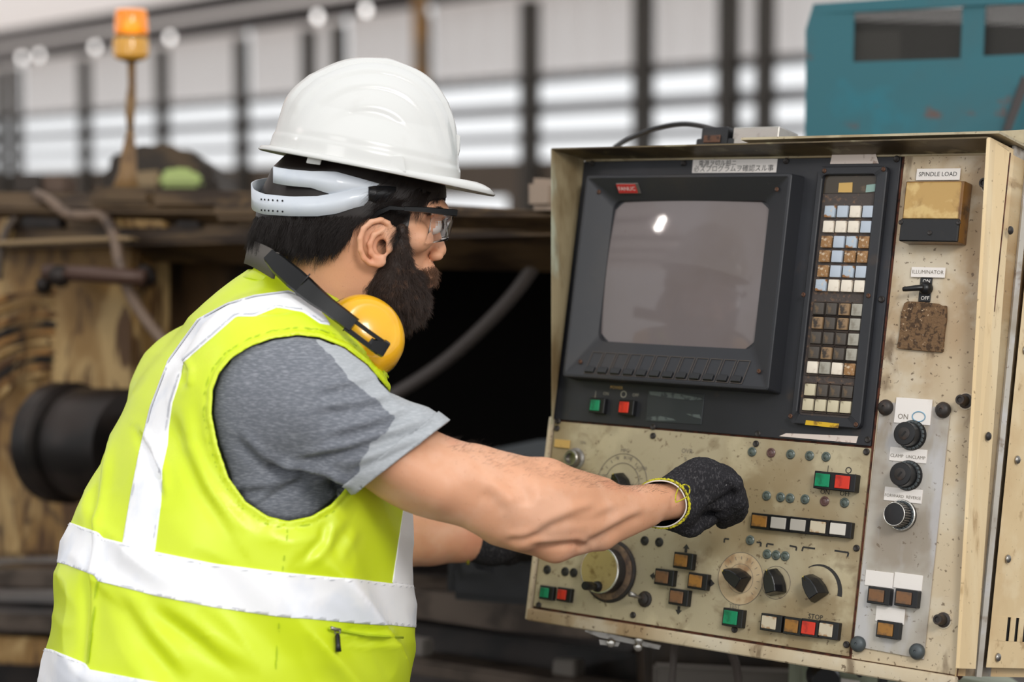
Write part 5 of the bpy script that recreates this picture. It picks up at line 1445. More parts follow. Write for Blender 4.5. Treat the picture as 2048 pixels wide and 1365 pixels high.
# soft stubble edge of the moustache
mV, mT = clip(HV + HN * .0004, HT, -sdpoly(px, py, [(838, 538), (862, 530), (884, 536), (878, 552), (866, 562), (846, 566)]))
strands('moustache_strands', mV, mT, None, 1500, lambda P: np.full(len(P), .0085), lambda P, N: N * .50 + np.array([0, 0, -1.0]) * .75 - FH * .15, .00012, .55, beard, mat('tan_beard_hair', lin((104, 74, 54)), .5))
eb = HV; bV, bT = clip(HV + HN * .0008, HT, np.where((DP - _) > .0, -sdpoly(px, py, [(852, 420), (884, 417), (894, 424), (884, 429), (852, 426)]), -5))
if len(bT): strands('eyebrow', bV, bT, None, 900, lambda P: np.full(len(P), .006), lambda P, N: N * .4 - FH * .7, .00016, .1, per, hair_m)
# arm hair along the top of the forearm
aV, aQ = parts[1]; aT = tris(aQ); apx, apy, _a = pix(aV)
cV, cT = clip(aV, aT, -sdpoly(apx, apy, [(885, 850), (1000, 900), (1150, 935), (1330, 950), (1330, 990), (1150, 975), (1000, 945), (890, 900)]))
strands('arm_hair', cV, cT, None, 900, lambda P: np.full(len(P), .010), lambda P, N: N * .35 + FP * .6, .00007, .2, per, hair_m)

ARM = [(424, 830), (426, 780), (438, 748), (462, 718), (500, 694), (545, 678), (595, 671), (640, 676), (690, 696), (735, 730), (776, 780), (800, 830), (800, 900), (730, 950), (700, 962), (684, 985), (660, 1010), (622, 1033), (575, 1043), (535, 1033), (492, 1004), (458, 955), (436, 890)]
# ---- t-shirt
f = Field(LO, HI + np.array([.1, 0, 0]), .0042)
torso(f, -.030)
S1 = [at(600, 795, 2.31), at(640, 815, 2.285), at(715, 862, 2.272), at(800, 915, 2.265), at(900, 975, 2.26)]
RS = [.0780, .0740, .0665, .0635, .0630]
for i in range(4): f.cone(S1[i], S1[i + 1], RS[i], RS[i + 1], (.03, .014, .007, .007)[i])
f.ell(at(530, 800, 2.33), (.078, .085, .10), None, .05); f.ell(at(520, 900, 2.34), (.055, .05, .07), None, .05)
f.cone(at(400, 800, 2.62), at(600, 960, 2.74), .07, .062, .03)
V, Q = f.surface(); V = relax(V, Q, 3); T = tris(Q)
N = normals(V, T); qx, qy, qd = pix(V)
# folds: creases running from the armpit outwards along the sleeve
D = np.zeros(len(V))
for pts, w, amp in (([(600, 925), (700, 905), (800, 872), (868, 850)], 9, .0042), ([(540, 942), (600, 946), (650, 956), (700, 985)], 9, .0085), ([(660, 880), (740, 860), (830, 828)], 9, .0034),
                    ([(640, 828), (720, 818), (790, 802)], 8, .0030), ([(640, 790), (710, 775), (760, 764)], 8, .0022), ([(470, 880), (520, 930), (600, 950)], 12, .0034), ([(520, 1010), (570, 985), (610, 965)], 9, .0034),
                    ([(470, 990), (540, 985), (600, 960)], 10, .0028), ([(700, 945), (770, 918), (850, 880)], 9, .0022)):
    D += fold(V, qx, qy, pts, w, amp * 1.8)
D += vnoise(V, 28, 2) * .0016
V = V + N * (D * (qd < 2.4))[:, None]
arm = ARM; _fa = sdpoly(qx, qy, arm)
V = V - N * (.013 * np.clip((_fa + 2) / 16, 0, 1) * (qd < 2.5) * (qy >= 690) * np.clip((815 - qy) / 50, 0, 1) * (qx > 640))[:, None]
V = V - N * (.009 * np.clip(_fa / 10 + .4, 0, 1) * (qd < 2.5) * ((qy < 690) | (qx < 460) | ((qy > 985) & (qx < 680))))[:, None]
hem = ((qx - 690) * (855 - 1000) - (qy - 1002) * (880 - 690))            # left/up side of the hem line
hemn = hem / math.hypot(190, 147)
V1, T1 = clip(V, T, np.where(qx > 560, hemn * 1.0, 50.0) if True else hemn)
qx, qy, qd = pix(V1)
V1, T1 = clip(V1, T1, np.where((qd > 2.5) & (qx > 520), (620 - qx), 50.0) if False else np.full(len(V1), 1.0))
ts = thing('t_shirt_root', '', 'x') if False else None
ht = [  # boundary of the dry, lighter cloth: along the shoulder front and at the cuff
    (630, 660), (640, 690), (680, 735), (700, 760), (740, 790), (790, 835), (770, 870), (742, 885), (736, 905), (722, 930), (712, 960), (700, 975), (670, 985), (690, 1040), (920, 900), (860, 780), (720, 660)]
qx, qy, qd = pix(V1)
fd = -sdpoly(qx, qy, ht) + vnoise(V1, 90, 4) * 5 + vnoise(V1, 300, 5) * 2
fd = np.where(qd < 2.45, fd, -10)
Vw, Tw = clip(V1, T1, -fd); Vd, Td = clip(V1, T1, fd)
tsh = link('t_shirt', big_mesh('t_shirt', Vw, Tw), per, None, grey_cloth)
o = link('dry_sleeve_cloth', big_mesh('dry_sleeve_cloth', Vd, Td), tsh, None, grey_dry); o['label'] = 'paler dry cloth of the grey sleeve'
# cuff: folded hem band standing just proud
qx, qy, qd = pix(V1); hd = ((qx - 690) * (855 - 1000) - (qy - 1002) * (880 - 690)) / math.hypot(190, 147)
Nn = normals(V1, T1)
fb = np.where((qd < 2.42) & (qx > 600), np.minimum(np.minimum(27 - hd, 1010 - qy), qx - 686), -10)
Vc, Tc = clip(V1 + Nn * .0014, T1, fb)
cu = link('sleeve_hem', big_mesh('sleeve_hem', Vc, Tc), tsh, None, grey_dry)
md = cu.modifiers.new('thickness', 'SOLIDIFY'); md.thickness = .0022; md.offset = 0

# ---- vest
f = Field(LO, HI, .0042)
torso(f, .0)
f.ell(at(600, 760, 2.34), (.085, .075, .085), None, .05)
f.ell(at(515, 815, 2.335), (.085, .098, .125), None, .05)
f.ell(at(400, 790, 2.60), (.085, .075, .085), None, .05)
f.cone(at(600, 640, 2.40), at(672, 752, 2.36), .045, .052, .03)
V, Q = f.surface(); V = relax(V, Q, 3); T = tris(Q)
N = normals(V, T); qx, qy, qd = pix(V)
D = np.zeros(len(V))
s1 = V @ FP; zz = V[:, 2]; lt = V @ RP
cr, sr_ = math.cos(.95), math.sin(.95)
al = s1 * cr - zz * sr_; ac = s1 * sr_ + zz * cr
Pn = np.stack([al * 4.0, ac * 15.0, lt * 5], 1) + np.stack([vnoise(V, 5, 9)] * 3, 1) * .7
n1 = vnoise(Pn, 1.0, 3); low_ = np.clip((qy - 880) / 200, 0, 1)
D += (1 - np.abs(n1) * 2.2) * .0095 * low_
Pn2 = np.stack([al * 9.0, ac * 30.0, lt * 9], 1)
D += (1 - np.abs(vnoise(Pn2, 1.0, 6)) * 2) * .0026 * (.30 + low_)
D += vnoise(V, 9, 1) * .004
for pts, w, amp in (([(345, 830), (360, 900), (400, 980), (470, 1080)], 16, .005), ([(395, 800), (400, 880), (440, 970), (520, 1060)], 14, .004), ([(300, 900), (315, 950), (325, 1000)], 10, .006), ([(270, 860), (310, 930), (326, 960)], 9, .006),
                    ([(360, 720), (372, 745), (368, 775)], 8, .006), ([(470, 612), (520, 622), (600, 618)], 8, .004), ([(210, 880), (195, 980), (190, 1100), (180, 1340)], 9, .007),
                    ([(650, 1040), (640, 1080), (600, 1120)], 10, .004), ([(700, 1050), (660, 1110)], 12, .003), ([(300, 1220), (400, 1290), (500, 1365)], 18, .005), ([(230, 1180), (300, 1290), (360, 1365)], 18, .005),
                    ([(780, 1262), (740, 1264), (690, 1262)], 6, .004), ([(812, 1275), (740, 1285), (690, 1280)], 6, .003)):
    D += fold(V, qx, qy, pts, w, amp) * (qd < 2.5)
# cloth lies tighter round the armhole
arm = ARM
fa = sdpoly(qx, qy, arm); fa = np.where(qd < 2.47, fa, 200)
D *= np.clip(fa / 40, .15, 1)
D += .0025 * np.exp(-((fa - 5) / 5) ** 2) - .0016 * np.exp(-((fa - 13) / 3) ** 2)
V = V + N * D[:, None]
N = normals(V, T)
# neck opening: plane through the collar line, rising to the back
pA = at(508, 541, DP); pB = at(700, 616, DP)
dd = pB - pA; nrm = np.cross(dd, RP); nrm /= np.linalg.norm(nrm)
if nrm[2] < 0: nrm = -nrm
neck = -((V - pA) @ nrm) * 1000
# pull the collar in towards the neck and flare the rim outwards a little
cl = np.minimum(neck, 60)
fld = np.minimum(np.minimum(fa, neck), 300)
# keep clear of the far armhole too
pfar = at(420, 815, 2.65)
V1, T1 = clip(V, T, fld)
vest = link('safety_vest', big_mesh('safety_vest', V1, T1), per, None, lime)
md = vest.modifiers.new('thickness', 'SOLIDIFY'); md.thickness = .0018; md.offset = -1
def islands(v, t, frac=.08):
    lab = np.arange(len(v))
    while True:
        m = lab[t].min(1); new = lab.copy()
        for i in range(3): np.minimum.at(new, t[:, i], m)
        new = new[new]
        if (new == lab).all(): break
        lab = new
    fl = lab[t[:, 0]]; u, c = np.unique(fl, return_counts=True)
    keep = u[c >= c.max() * frac]
    return t[np.isin(fl, keep)]
def band(name, fn, material, off=.0012, parent=None, thick=.0009):
    N1 = normals(V1, T1); a, b, c = pix(V1)
    v, t = clip(V1 + N1 * off, T1, fn(a, b, c))
    if not len(t): return None
    t = islands(v, t)
    uu_, iv_ = np.unique(t, return_inverse=True); v = v[uu_]; t = iv_.reshape(t.shape)
    o = link(name, big_mesh(name, v, t), parent or vest, None, material)
    if thick:
        m_ = o.modifiers.new('thickness', 'SOLIDIFY'); m_.thickness = thick; m_.offset = -1
    if name in ('stitching', 'seam'): o['kind'] = 'stuff'
    return o
ip = lambda a, P: np.interp(a, [p[0] for p in P], [p[1] for p in P])
bt = [(60, 1028), (145, 1047), (198, 1066), (206, 1076), (310, 1104), (430, 1128), (560, 1145), (700, 1158), (790, 1168), (900, 1180)]
bb = [(60, 1112), (135, 1131), (190, 1152), (196, 1163), (310, 1192), (430, 1216), (560, 1234), (700, 1246), (785, 1252), (900, 1262)]
lt_ = [(40, 1288), (105, 1300), (172, 1328), (180, 1340), (300, 1363), (600, 1420), (900, 1450)]
lb_ = [(40, 1378), (105, 1390), (172, 1418), (300, 1453), (600, 1510), (900, 1540)]
band('reflective_belt', lambda a, b, c: np.minimum(b - ip(a, bt), ip(a, bb) - b), tape)
band('reflective_belt', lambda a, b, c: np.minimum(b - ip(a, lt_), ip(a, lb_) - b), tape)
shp = [(245, 1090), (262, 990), (279, 902), (300, 816), (336, 721), (395, 639), (454, 607), (509, 591), (577, 582), (604, 592), (625, 604), (650, 634), (662, 652), (640, 648), (606, 625), (554, 616), (509, 634), (472, 634), (436, 666), (368, 725), (363, 752), (345, 807), (338, 857), (336, 889), (325, 939), (323, 1002), (310, 1106)]
band('shoulder_stripe', lambda a, b, c: np.where(c < 2.49, -sdpoly(a, b, shp), -9), tape, .0008)
band('front_stripe', lambda a, b, c: np.minimum(np.minimum(a - np.interp(b, [1020, 1168, 1260], [806, 784, 776]), ip(a, bt) - b + 2), b - 1000), tape, .0008)
# stitch lines
for off_ in (5,):
    band('stitching', lambda a, b, c: 1.3 - np.abs(b - ip(a, bt) - off_), tape_seam, .0024, thick=0)
    band('stitching', lambda a, b, c: 1.3 - np.abs(ip(a, bb) - b - off_), tape_seam, .0024, thick=0)
    band('stitching', lambda a, b, c: 1.3 - np.abs(b - ip(a, lt_) - off_), tape_seam, .0024, thick=0)
band('stitching', lambda a, b, c: np.where(c < 2.49, 1.3 - np.abs(-sdpoly(a, b, shp) - 4), -9), tape_seam, .0020, thick=0)
band('seam', lambda a, b, c: np.where(c < 2.47, 1.7 - np.abs(sdpoly(a, b, arm) - 15), -9), lime_seam, .0016, thick=0)
band('seam', lambda a, b, c: np.where(c < 2.47, np.minimum(np.minimum(1.7 - np.abs(a - np.interp(b, [1043, 1140, 1235, 1365], [577, 566, 560, 548])), b - 1046), ip(a, bt) - b), -9), lime_seam, .0016, thick=0)
band('seam', lambda a, b, c: np.where(c < 2.47, np.minimum(1.7 - np.abs(a - np.interp(b, [1043, 1140, 1235, 1365], [577, 566, 560, 548])), np.minimum(b - ip(a, bb), ip(a, lt_) - b)), -9), lime_seam, .0016, thick=0)
band('seam', lambda a, b, c: np.where(c < 2.6, np.minimum(2.0 - np.abs(a - np.interp(b, [600, 700, 860, 1000, 1160, 1365], [455, 345, 250, 212, 196, 172])), np.minimum(b - ip(a, bb), ip(a, lt_) - b)), -9), lime_seam, .0016, thick=0)
VT = (V1, T1); vpx, vpy, vpd = pix(V1)
def on_vest(x, y, lift=.002):
    m = (np.hypot(vpx - x, vpy - y) < 9)
    d = vpd[m].min() if m.any() else 2.3
    return at(x, y, d - lift)
zp = link('zip_opening', tube_m([on_vest(x, y, .001) for x, y in ((658, 1258), (690, 1264), (730, 1271), (770, 1274), (806, 1276))], .0014, 6, 'zip_opening'), vest, None, lime_seam)
link('zip_slider', tube_m([on_vest(x, y, .003) for x, y in ((662, 1257), (672, 1260), (680, 1261))], .0022, 8, 'zip_slider'), zp, None, silver)
link('zip_pull', tube_m([on_vest(675, 1268, .004), on_vest(675, 1273, .005), on_vest(676, 1290, .005), on_vest(677, 1304, .005)], [.0016, .0030, .0030, .0034], 8, 'zip_pull'), zp, None, blackpl)
rg = [on_vest(675, 1265, .004) + R_ * .003 * math.cos(t) + U_ * .003 * math.sin(t) for t in np.linspace(0, 2 * PI, 13)]
link('zip_ring', tube_m(rg, .0007, 6, 'zip_ring', False), zp, None, silver)
# collar band standing round the neck
colp = []
cc = at(618, 560, DP)
ring_pts = []
for k in range(41):
    a = 2 * PI * k / 40
    e = FP * math.cos(a) * .066 + RP * math.sin(a) * .066
    ring_pts.append(e)
rim = []
Vr = []; Fr = []
for k, e in enumerate(ring_pts):
    p = cc + e; t_ = ((pA - p) @ nrm) / nrm[2]
    p0 = p + np.array([0, 0, t_ - .010]); p1 = cc + e * .93 + np.array([0, 0, t_ + .007])
    Vr += [p0 + e * .22, p0 * .5 + p1 * .5 + e * .08, p1]
for k in range(40):
    for j in range(2): Fr.append((3 * k + j, 3 * k + 3 + j, 3 * k + 4 + j, 3 * k + 1 + j))
co = link('collar', mesh('collar', Vr, Fr, True), vest, None, lime)
md = co.modifiers.new('thickness', 'SOLIDIFY'); md.thickness = .0025; md.offset = 0
# trousers below the frame
f = Field(np.array([LO[0] - .05, LO[1], -0.0]), np.array([HI[0], HI[1], 1.0]), .014)
hipc = at(435, 1420, DP)
f.ell((hipc[0], hipc[1], .93), (.19, .19, .16), None, .03)
for s_ in (1, -1):
    h0 = np.array([hipc[0], hipc[1], .88]) + RP * .095 * s_; k0 = h0 + FP * .03 + np.array([0, 0, -.42]); a0_ = k0 - FP * .04 + np.array([0, 0, -.37])
    f.cone(h0, k0, .10, .07, .02); f.cone(k0, a0_, .07, .055, .02)
V, Q = f.surface()
link('trousers', big_mesh('trousers', V, Q), per, None, mat('navy_work_trousers', lin((38, 44, 60)), .9))
for s_ in (1, -1):
    f0 = np.array([hipc[0], hipc[1], .045]) + RP * .095 * s_ - FP * .03
    ff = Field(f0 - .3, f0 + .3, .012); ff.cone(f0 + np.array([0, 0, .01]), f0 + FP * .17, .055, .045, .02, flat=((0, 0, 1), .9)); ff.cone(f0 + np.array([0, 0, .01]), f0 + np.array([0, 0, .10]), .052, .055, .02)
    V, Q = ff.surface(); V[:, 2] = np.maximum(V[:, 2], 0.0)
    link('boot', big_mesh('boot', V, Q), per, None, blackpl)

# ---- gloves
LOOP = []
def glove(fn, name, box_, lbl, cuff, cut=None):
    f = Field(box_[0], box_[1], .0022); fn(f)
    V, Q = f.surface(); V = relax(V, Q, 1); Q = tris(Q)
    if cut is not None:
        V, Q = clip(V, Q, ((V - cut[0]) @ cut[1]) * 1000)
        on = np.abs((V - cut[0]) @ cut[1]) < 1e-5
    if cut is not None:
        gx, gy, _g = pix(V); V = V + normals(V, Q) * (fold(V, gx, gy, [(1478, 985), (1452, 1000), (1425, 1018), (1396, 1050)], 8, .0060) + fold(V, gx, gy, [(1440, 958), (1462, 978), (1470, 1000)], 7, .0022) + fold(V, gx, gy, [(1350, 985), (1385, 995), (1420, 990)], 10, .0016))[:, None]
    N_ = normals(V, Q); V = V + N_ * (vnoise(V, 60, 8) * .0010 + vnoise(V, 420, 3) * .0005)[:, None]
    if cut is not None:
        W = V[on] - cut[0]; e1_ = np.cross(cut[1], [0, 0, 1.0]); e1_ /= np.linalg.norm(e1_); e2_ = np.cross(cut[1], e1_)
        an_ = np.arctan2(W @ e2_, W @ e1_); rr_ = np.hypot(W @ e1_, W @ e2_); o_ = np.argsort(an_)
        tt_ = np.linspace(-PI, PI, 97); rq_ = np.interp(tt_, an_[o_], rr_[o_], period=2 * PI); rq_ = np.convolve(np.pad(rq_[:-1], 3, 'wrap'), np.ones(7) / 7, 'valid'); rq_ = np.append(rq_, rq_[0])
        loop_ = [cut[0] + (e1_ * math.cos(t) + e2_ * math.sin(t)) * (r + .0002) for t, r in zip(tt_, rq_)]
        cuff = (loop_, cuff[1]); LOOP[:] = loop_
    g = link(name, big_mesh(name, V, Q), per, None, knit); g['label'] = lbl
    link('cuff_band', tube_m(cuff[0], cuff[1], 10, 'cuff_band', False), g, None, mat('yellow_cuff_thread', lin((204, 196, 40)), .8, 0, [dict(scale=300, color=lin((120, 110, 40)), lo=.5, hi=.62)], bump=(300, 1)) if 'yellow_cuff_thread' not in bpy.data.materials else bpy.data.materials['yellow_cuff_thread'])
    return g
def rg_(f):
    # cuff and back of the hand
    f.cone(at(1270, 1018, 2.385), at(1326, 1006, 2.405), .0265, .0280, .006); f.cone(at(1326, 1006, 2.405), at(1360, 1000, 2.415), .0280, .031, .006)
    f.cone(at(1360, 1002, 2.415), at(1398, 975, 2.42), .032, .031, .012)
    f.cone(at(1398, 972, 2.425), at(1440, 975, 2.43), .029, .027, .014)
    f.cone(at(1370, 968, 2.41), at(1402, 949, 2.41), .018, .0165, .012)        # knuckle crest
    f.cone(at(1402, 949, 2.41), at(1436, 957, 2.415), .0165, .0150, .012)
    # four fingers curled round towards the plate, stacked away from the camera
    for k, (dx, dy, dz, rr) in enumerate(((0, 0, 0, .0118), (2, 14, .014, .0124), (2, 26, .028, .0122), (-2, 38, .040, .0116))):
        m0 = at(1420 + dx, 958 + dy, 2.405 + dz); p1 = at(1466 + dx, 968 + dy, 2.408 + dz); p2 = at(1476 + dx * 1, 1002 + dy * .7, 2.418 + dz); p3 = at(1448 + dx, 1022 + dy * .55, 2.434 + dz)
        f.cone(m0, p1, rr * 1.1, rr, .004); f.cone(p1, p2, rr, rr * .93, .003); f.cone(p2, p3, rr * .93, rr * .85, .003)
    # thumb from the side of the palm
    f.cone(at(1350, 1036, 2.415), at(1378, 1048, 2.43), .0160, .0160, .007)
    f.cone(at(1378, 1048, 2.43), at(1412, 1032, 2.445), .0150, .0130, .006)
    f.cone(at(1412, 1032, 2.445), at(1438, 1014, 2.462), .0125, .0110, .004)
wr = at(1314, 1008, 2.402)
axd_ = at(1360, 1000, 2.415) - at(1300, 1012, 2.395); axd_ /= np.linalg.norm(axd_)
n1_ = -F_ - axd_ * (-F_ @ axd_); n1_ /= np.linalg.norm(n1_); n2_ = np.cross(axd_, n1_)
RC = .0288
cuf = [wr + n1_ * RC * math.cos(t) + n2_ * RC * math.sin(t) + axd_ * .019 * math.cos(t) for t in np.linspace(0, 2 * PI, 97)]
cutn = axd_ - n1_ * (.019 / RC); cutn /= np.linalg.norm(cutn)
cr_ = [.0012 + .0008 * (i % 2) for i in range(97)]
rgl = glove(rg_, 'work_glove', (at(1240, 1130, 2.42) - np.array([0, .09, 0]), at(1530, 890, 2.42) + np.array([0, .12, 0])), 'charcoal knitted glove on the hand at the console', (cuf, cr_), (wr, cutn))
lpP = [at(x, y, 2.368) for x, y in ((1351, 1004), (1352, 990), (1358, 977), (1369, 970), (1378, 974), (1379, 985), (1373, 995), (1362, 1001), (1351, 1006))]
link('thread_loop', tube_m(smooth_path(lpP, 40), .0008, 6, 'thread_loop', False), rgl, None, bpy.data.materials['yellow_cuff_thread'])
link('cuff_lining', tube_m([wr + (p - wr) * .95 - axd_ * .0022 for p in LOOP], .0009, 6, 'cuff_lining', False), rgl, None, white_lab)
def lg_(f):
    f.cone(at(940, 1076, 2.79), at(985, 1080, 2.80), .034, .036, .01)
    f.cone(at(985, 1080, 2.80), at(1035, 1078, 2.83), .034, .028, .01)
    for k in range(4):
        a_ = at(1030, 1060 + 13 * k, 2.83); b_ = at(1072, 1066 + 12 * k, 2.86); c_ = at(1085, 1090 + 8 * k, 2.88)
        f.cone(a_, b_, .0115, .011, .004); f.cone(b_, c_, .011, .010, .003)
    f.cone(at(975, 1098, 2.80), at(1015, 1112, 2.82), .014, .013, .005); f.cone(at(1015, 1112, 2.82), at(1050, 1108, 2.85), .013, .0115, .004)
wl = at(936, 1076, 2.79); ax2 = R_
cuf2 = [wl + U_ * .036 * math.cos(t) + F_ * .036 * math.sin(t) for t in np.linspace(0, 2 * PI, 33)]
lgl = glove(lg_, 'work_glove', (at(900, 1160, 2.8) - np.array([0, .09, 0]), at(1130, 1010, 2.8) + np.array([0, .14, 0])), 'charcoal knitted glove on the far hand', (cuf2, .0022))

# ================================================================ hard hat
an = math.radians(11.0)
e1 = FH * math.cos(an) - np.array([0, 0, 1]) * math.sin(an); e1 /= np.linalg.norm(e1)
e2 = RH.copy(); e3 = np.cross(e1, -e2); e3 /= np.linalg.norm(e3)
if e3[2] < 0: e3 = -e3
HO = at(735, 335, DP); PXM = DP / FPX
def hat(s, lat, t): return HO + e1 * (s * PXM) + e2 * lat + e3 * (t * PXM)
T_ = [0, 10, 34, 49, 80, 103, 116, 135, 151, 165, 176, 188, 196, 203, 208, 211.5]
BK = [-193, -192, -190, -188, -183, -178, -170, -158, -141, -125, -110, -92, -76, -58, -40, -8]
FR = [181, 180.5, 177, 172, 162, 154, 149, 139, 128, 117, 106, 92, 76, 60, 42, 8]
hat_w = mat('white_hat_plastic', lin((214, 214, 211)), .22, 0, [dict(scale=30, color=lin((207, 206, 202)), lo=.55, hi=.75, amt=.5), dict(scale=140, color=lin((170, 160, 150)), lo=.74, hi=.8, amt=.5)], coat=.35, sss=.0)
hh = thing('hard_hat', 'white ridged hard hat worn by the man', 'helmet', loc=hat(0, 0, 0))
ts_ = np.concatenate([np.linspace(0, 150, 60), np.linspace(152, 211.4, 44)])
nph = 160; V = []; Fc = []
def ridge(q):
    d = 0
    for q0 in (.30, .52, .70, .86):
        d += 1 / (1 + math.exp(-(q0 - q) / .006))
    return d
def _sm(a): return np.convolve(np.pad(a, 6, 'reflect', reflect_type='odd'), np.ones(13) / 13, 'valid')
BKs = _sm(np.interp(ts_, T_, BK)); FRs = _sm(np.interp(ts_, T_, FR))
for ti_, t in enumerate(ts_):
    b_, f_ = BKs[ti_], FRs[ti_]
    hw_ = .1035 * math.sqrt(max(0, 1 - (max(t, 0) / 213.5) ** 2.35))
    c_ = (b_ + f_) / 2; h_ = (f_ - b_) / 2
    fade = min(1, max(0, (t - 45) / 60))
    for i in range(nph):
        a = 2 * PI * i / nph
        x = math.cos(a); y = math.sin(a)
        s_ = c_ + h_ * math.copysign(abs(x) ** .94, x); l_ = hw_ * math.copysign(abs(y) ** .94, y)
        q = abs(l_) / .1035
        r = (ridge(q) - 3.2) * 6.2 * fade
        nv = np.array([x * .8, y * .8, .3 + t / 220.0]); nv /= np.linalg.norm(nv)
        gut = 3.0 * (1 / (1 + math.exp((t - 30) / 1.5)))
        V.append(hat(s_ + nv[0] * (r + gut), l_ + nv[1] * (r + gut) * PXM, t + nv[2] * r * 1.0))
nr = len(ts_)
for k in range(nr - 1):
    for i in range(nph):
        j = (i + 1) % nph; Fc.append((k * nph + i, k * nph + j, (k + 1) * nph + j, (k + 1) * nph + i))
Fc.append(tuple((nr - 1) * nph + i for i in range(nph)))
sh = link('shell', mesh('shell', V, Fc, True), hh, None, hat_w)
md = sh.modifiers.new('thickness', 'SOLIDIFY'); md.thickness = .0022; md.offset = -1
# brim all round with a peak in front
V = []; Fc = []; K = 7
for i in range(nph):
    a = 2 * PI * i / nph; x = math.cos(a); y = math.sin(a)
    inn = (-6 + 187 * math.copysign(abs(x) ** .94, x) + 3 * x, .1035 * math.copysign(abs(y) ** .94, y) + .0018 * y)
    pk = max(0, x) ** 1.6
    ext = 6 + 14 * max(0, -x) ** 2 + 70 * pk
    out = (inn[0] + x * ext * (1.0 if x > 0 else 1), inn[1] + y * 9 * PXM + y * PXM * 8 * pk)
    for k in range(K):
        u = k / (K - 1)
        s_ = inn[0] + (out[0] - inn[0]) * u; l_ = inn[1] + (out[1] - inn[1]) * u
        t = 2 - 4 * u - pk * 2 * u + 9 * pk * math.sin(u * PI) - (5 if k == K - 1 else 0)
        V.append(hat(s_, l_, t))
for i in range(nph):
    j = (i + 1) % nph
    for k in range(K - 1): Fc.append((i * K + k, i * K + k + 1, j * K + k + 1, j * K + k))
br2 = link('brim', mesh('brim', V, Fc, True), hh, None, hat_w)
md = br2.modifiers.new('thickness', 'SOLIDIFY'); md.thickness = .0028; md.offset = -1
def hat_patch(name, pts, lift, th, material, parent=None, lat=None):
    """small raised tab on the near side of the shell"""
    P = [at(px, py, DP - lat - lift) for px, py in pts]
    n = len(P); Vv = P + [p + F_ * th for p in P]
    bm = bmesh.new(); vs = [bm.verts.new(v) for v in Vv]
    for f_ in [tuple(range(n)), tuple(reversed(range(n, 2 * n)))] + [(i, (i + 1) % n, n + (i + 1) % n, n + i) for i in range(n)]: bm.faces.new([vs[i] for i in f_])
    bmesh.ops.bevel(bm, geom=list(bm.edges), offset=.0006, segments=2, affect='EDGES')
    m = bm_mesh(name, bm, True, math.radians(40)); m.materials.append(material)
    return link(name, m, parent or hh)
hat_patch('side_slot', [(776, 312), (806, 312), (812, 345), (770, 341)], .0, .006, hat_w, lat=.1020)
hat_patch('side_slot', [(618, 306), (640, 280), (648, 300), (640, 330), (612, 326)], .0, .006, hat_w, lat=.0925)
mP = [hat(180, y * .001, 0) for y in (0,)]
hat_patch('front_tab', [(911, 268), (920, 271), (919, 298), (914, 322), (910, 322)], .0, .018, hat_w, lat=.012)
# suspension: nape strap, hanger plate, clips
strapm = mat('milky_strap', lin((206, 212, 220)), .35, 0, [dict(scale=20, color=lin((190, 198, 210)), lo=.5, hi=.7, amt=.6)], coat=.2)
def strap(name, key, off, material, th=.0018, hw0=.083, parent=None):
    """band round the back of the head: key = list of (px at near side, y top, y bottom, angle deg 0=front 90=side 180=back)"""
    V = []; Fc = []
    cx = (508 + 860) / 2
    angs = [k[0] for k in key]
    n = 60
    A_ = np.linspace(angs[0], angs[-1], n)
    for a in A_:
        yt = np.interp(a, angs, [k[1] for k in key]); yb = np.interp(a, angs, [k[2] for k in key])
        c = math.cos(math.radians(a)); s = math.sin(math.radians(a))
        ctr = at(cx, 400, DP)
        base = ctr + FH * c * (.1075 + off) + RH * s * (hw0 + off)
        for yy in (yt, yb):
            z = CAM[2] - (yy - 381.7) / FPX * DP
            V.append(np.array([base[0], base[1], z]))
    for i in range(n - 1): Fc.append((2 * i, 2 * i + 2, 2 * i + 3, 2 * i + 1))
    o = link(name, mesh(name, V, Fc, True), parent or hh, None, material)
    m_ = o.modifiers.new('thickness', 'SOLIDIFY'); m_.thickness = th; m_.offset = 0
    return o
nape = strap('nape_strap', [(66, 374, 402), (84, 378, 414), (96, 386, 426), (108, 392, 431), (125, 393, 431), (150, 388, 428), (170, 378, 420), (180, 368, 412), (200, 360, 404), (235, 350, 392), (290, 350, 385)], .002, strapm)
strap('hanger_plate', [(64, 372, 386), (76, 362, 388), (96, 345, 392), (104, 344, 384), (112, 344, 376), (128, 340, 372), (138, 336, 368), (141, 334, 366)], .001, strapm)
strap('sweatband', [(-20, 372, 396), (10, 374, 397), (40, 376, 398), (60, 376, 400), (70, 374, 402)], -.001, mat('black_sweatband', lin((24, 24, 26)), .7), .003)
strap('side_clip', [(58, 374, 398), (64, 372, 404), (72, 372, 404), (76, 374, 398)], .004, blackpl, .006)
for q in ((52, 376, 384), (46, 378, 386)): strap('white_peg', [(q[0], q[1], q[2]), (q[0] + 1.6, q[1], q[2] + 1)], .002, strapm, .003)
hole = lathe_m([(.0012, 0), (.0012, .0004), (.0001, .0004)], 10, 'punch_hole'); hole.materials.append(pitch_black)
for yy in (401, 422):
    for k in range(6):
        a = math.radians(132 + 4.2 * k); c, s = math.cos(a), math.sin(a)
        base = at((508 + 860) / 2, 400, DP) + FH * c * (.1075 + .0032) + RH * s * (.083 + .0032)
        base[2] = CAM[2] - (yy - k * .5 - 381.7) / FPX * DP
        nn_ = FH * c / .1075 + RH * s / .083; nn_ /= np.linalg.norm(nn_)
        link('punch_hole', hole, nape, Matrix.Translation(Vector(base)) @ Vector(nn_).to_track_quat('Z', 'Y').to_matrix().to_4x4())
hat_patch('strap_slot', [(566, 334), (572, 335), (569, 357), (564, 356)], .0, .001, pitch_black, lat=.0700)

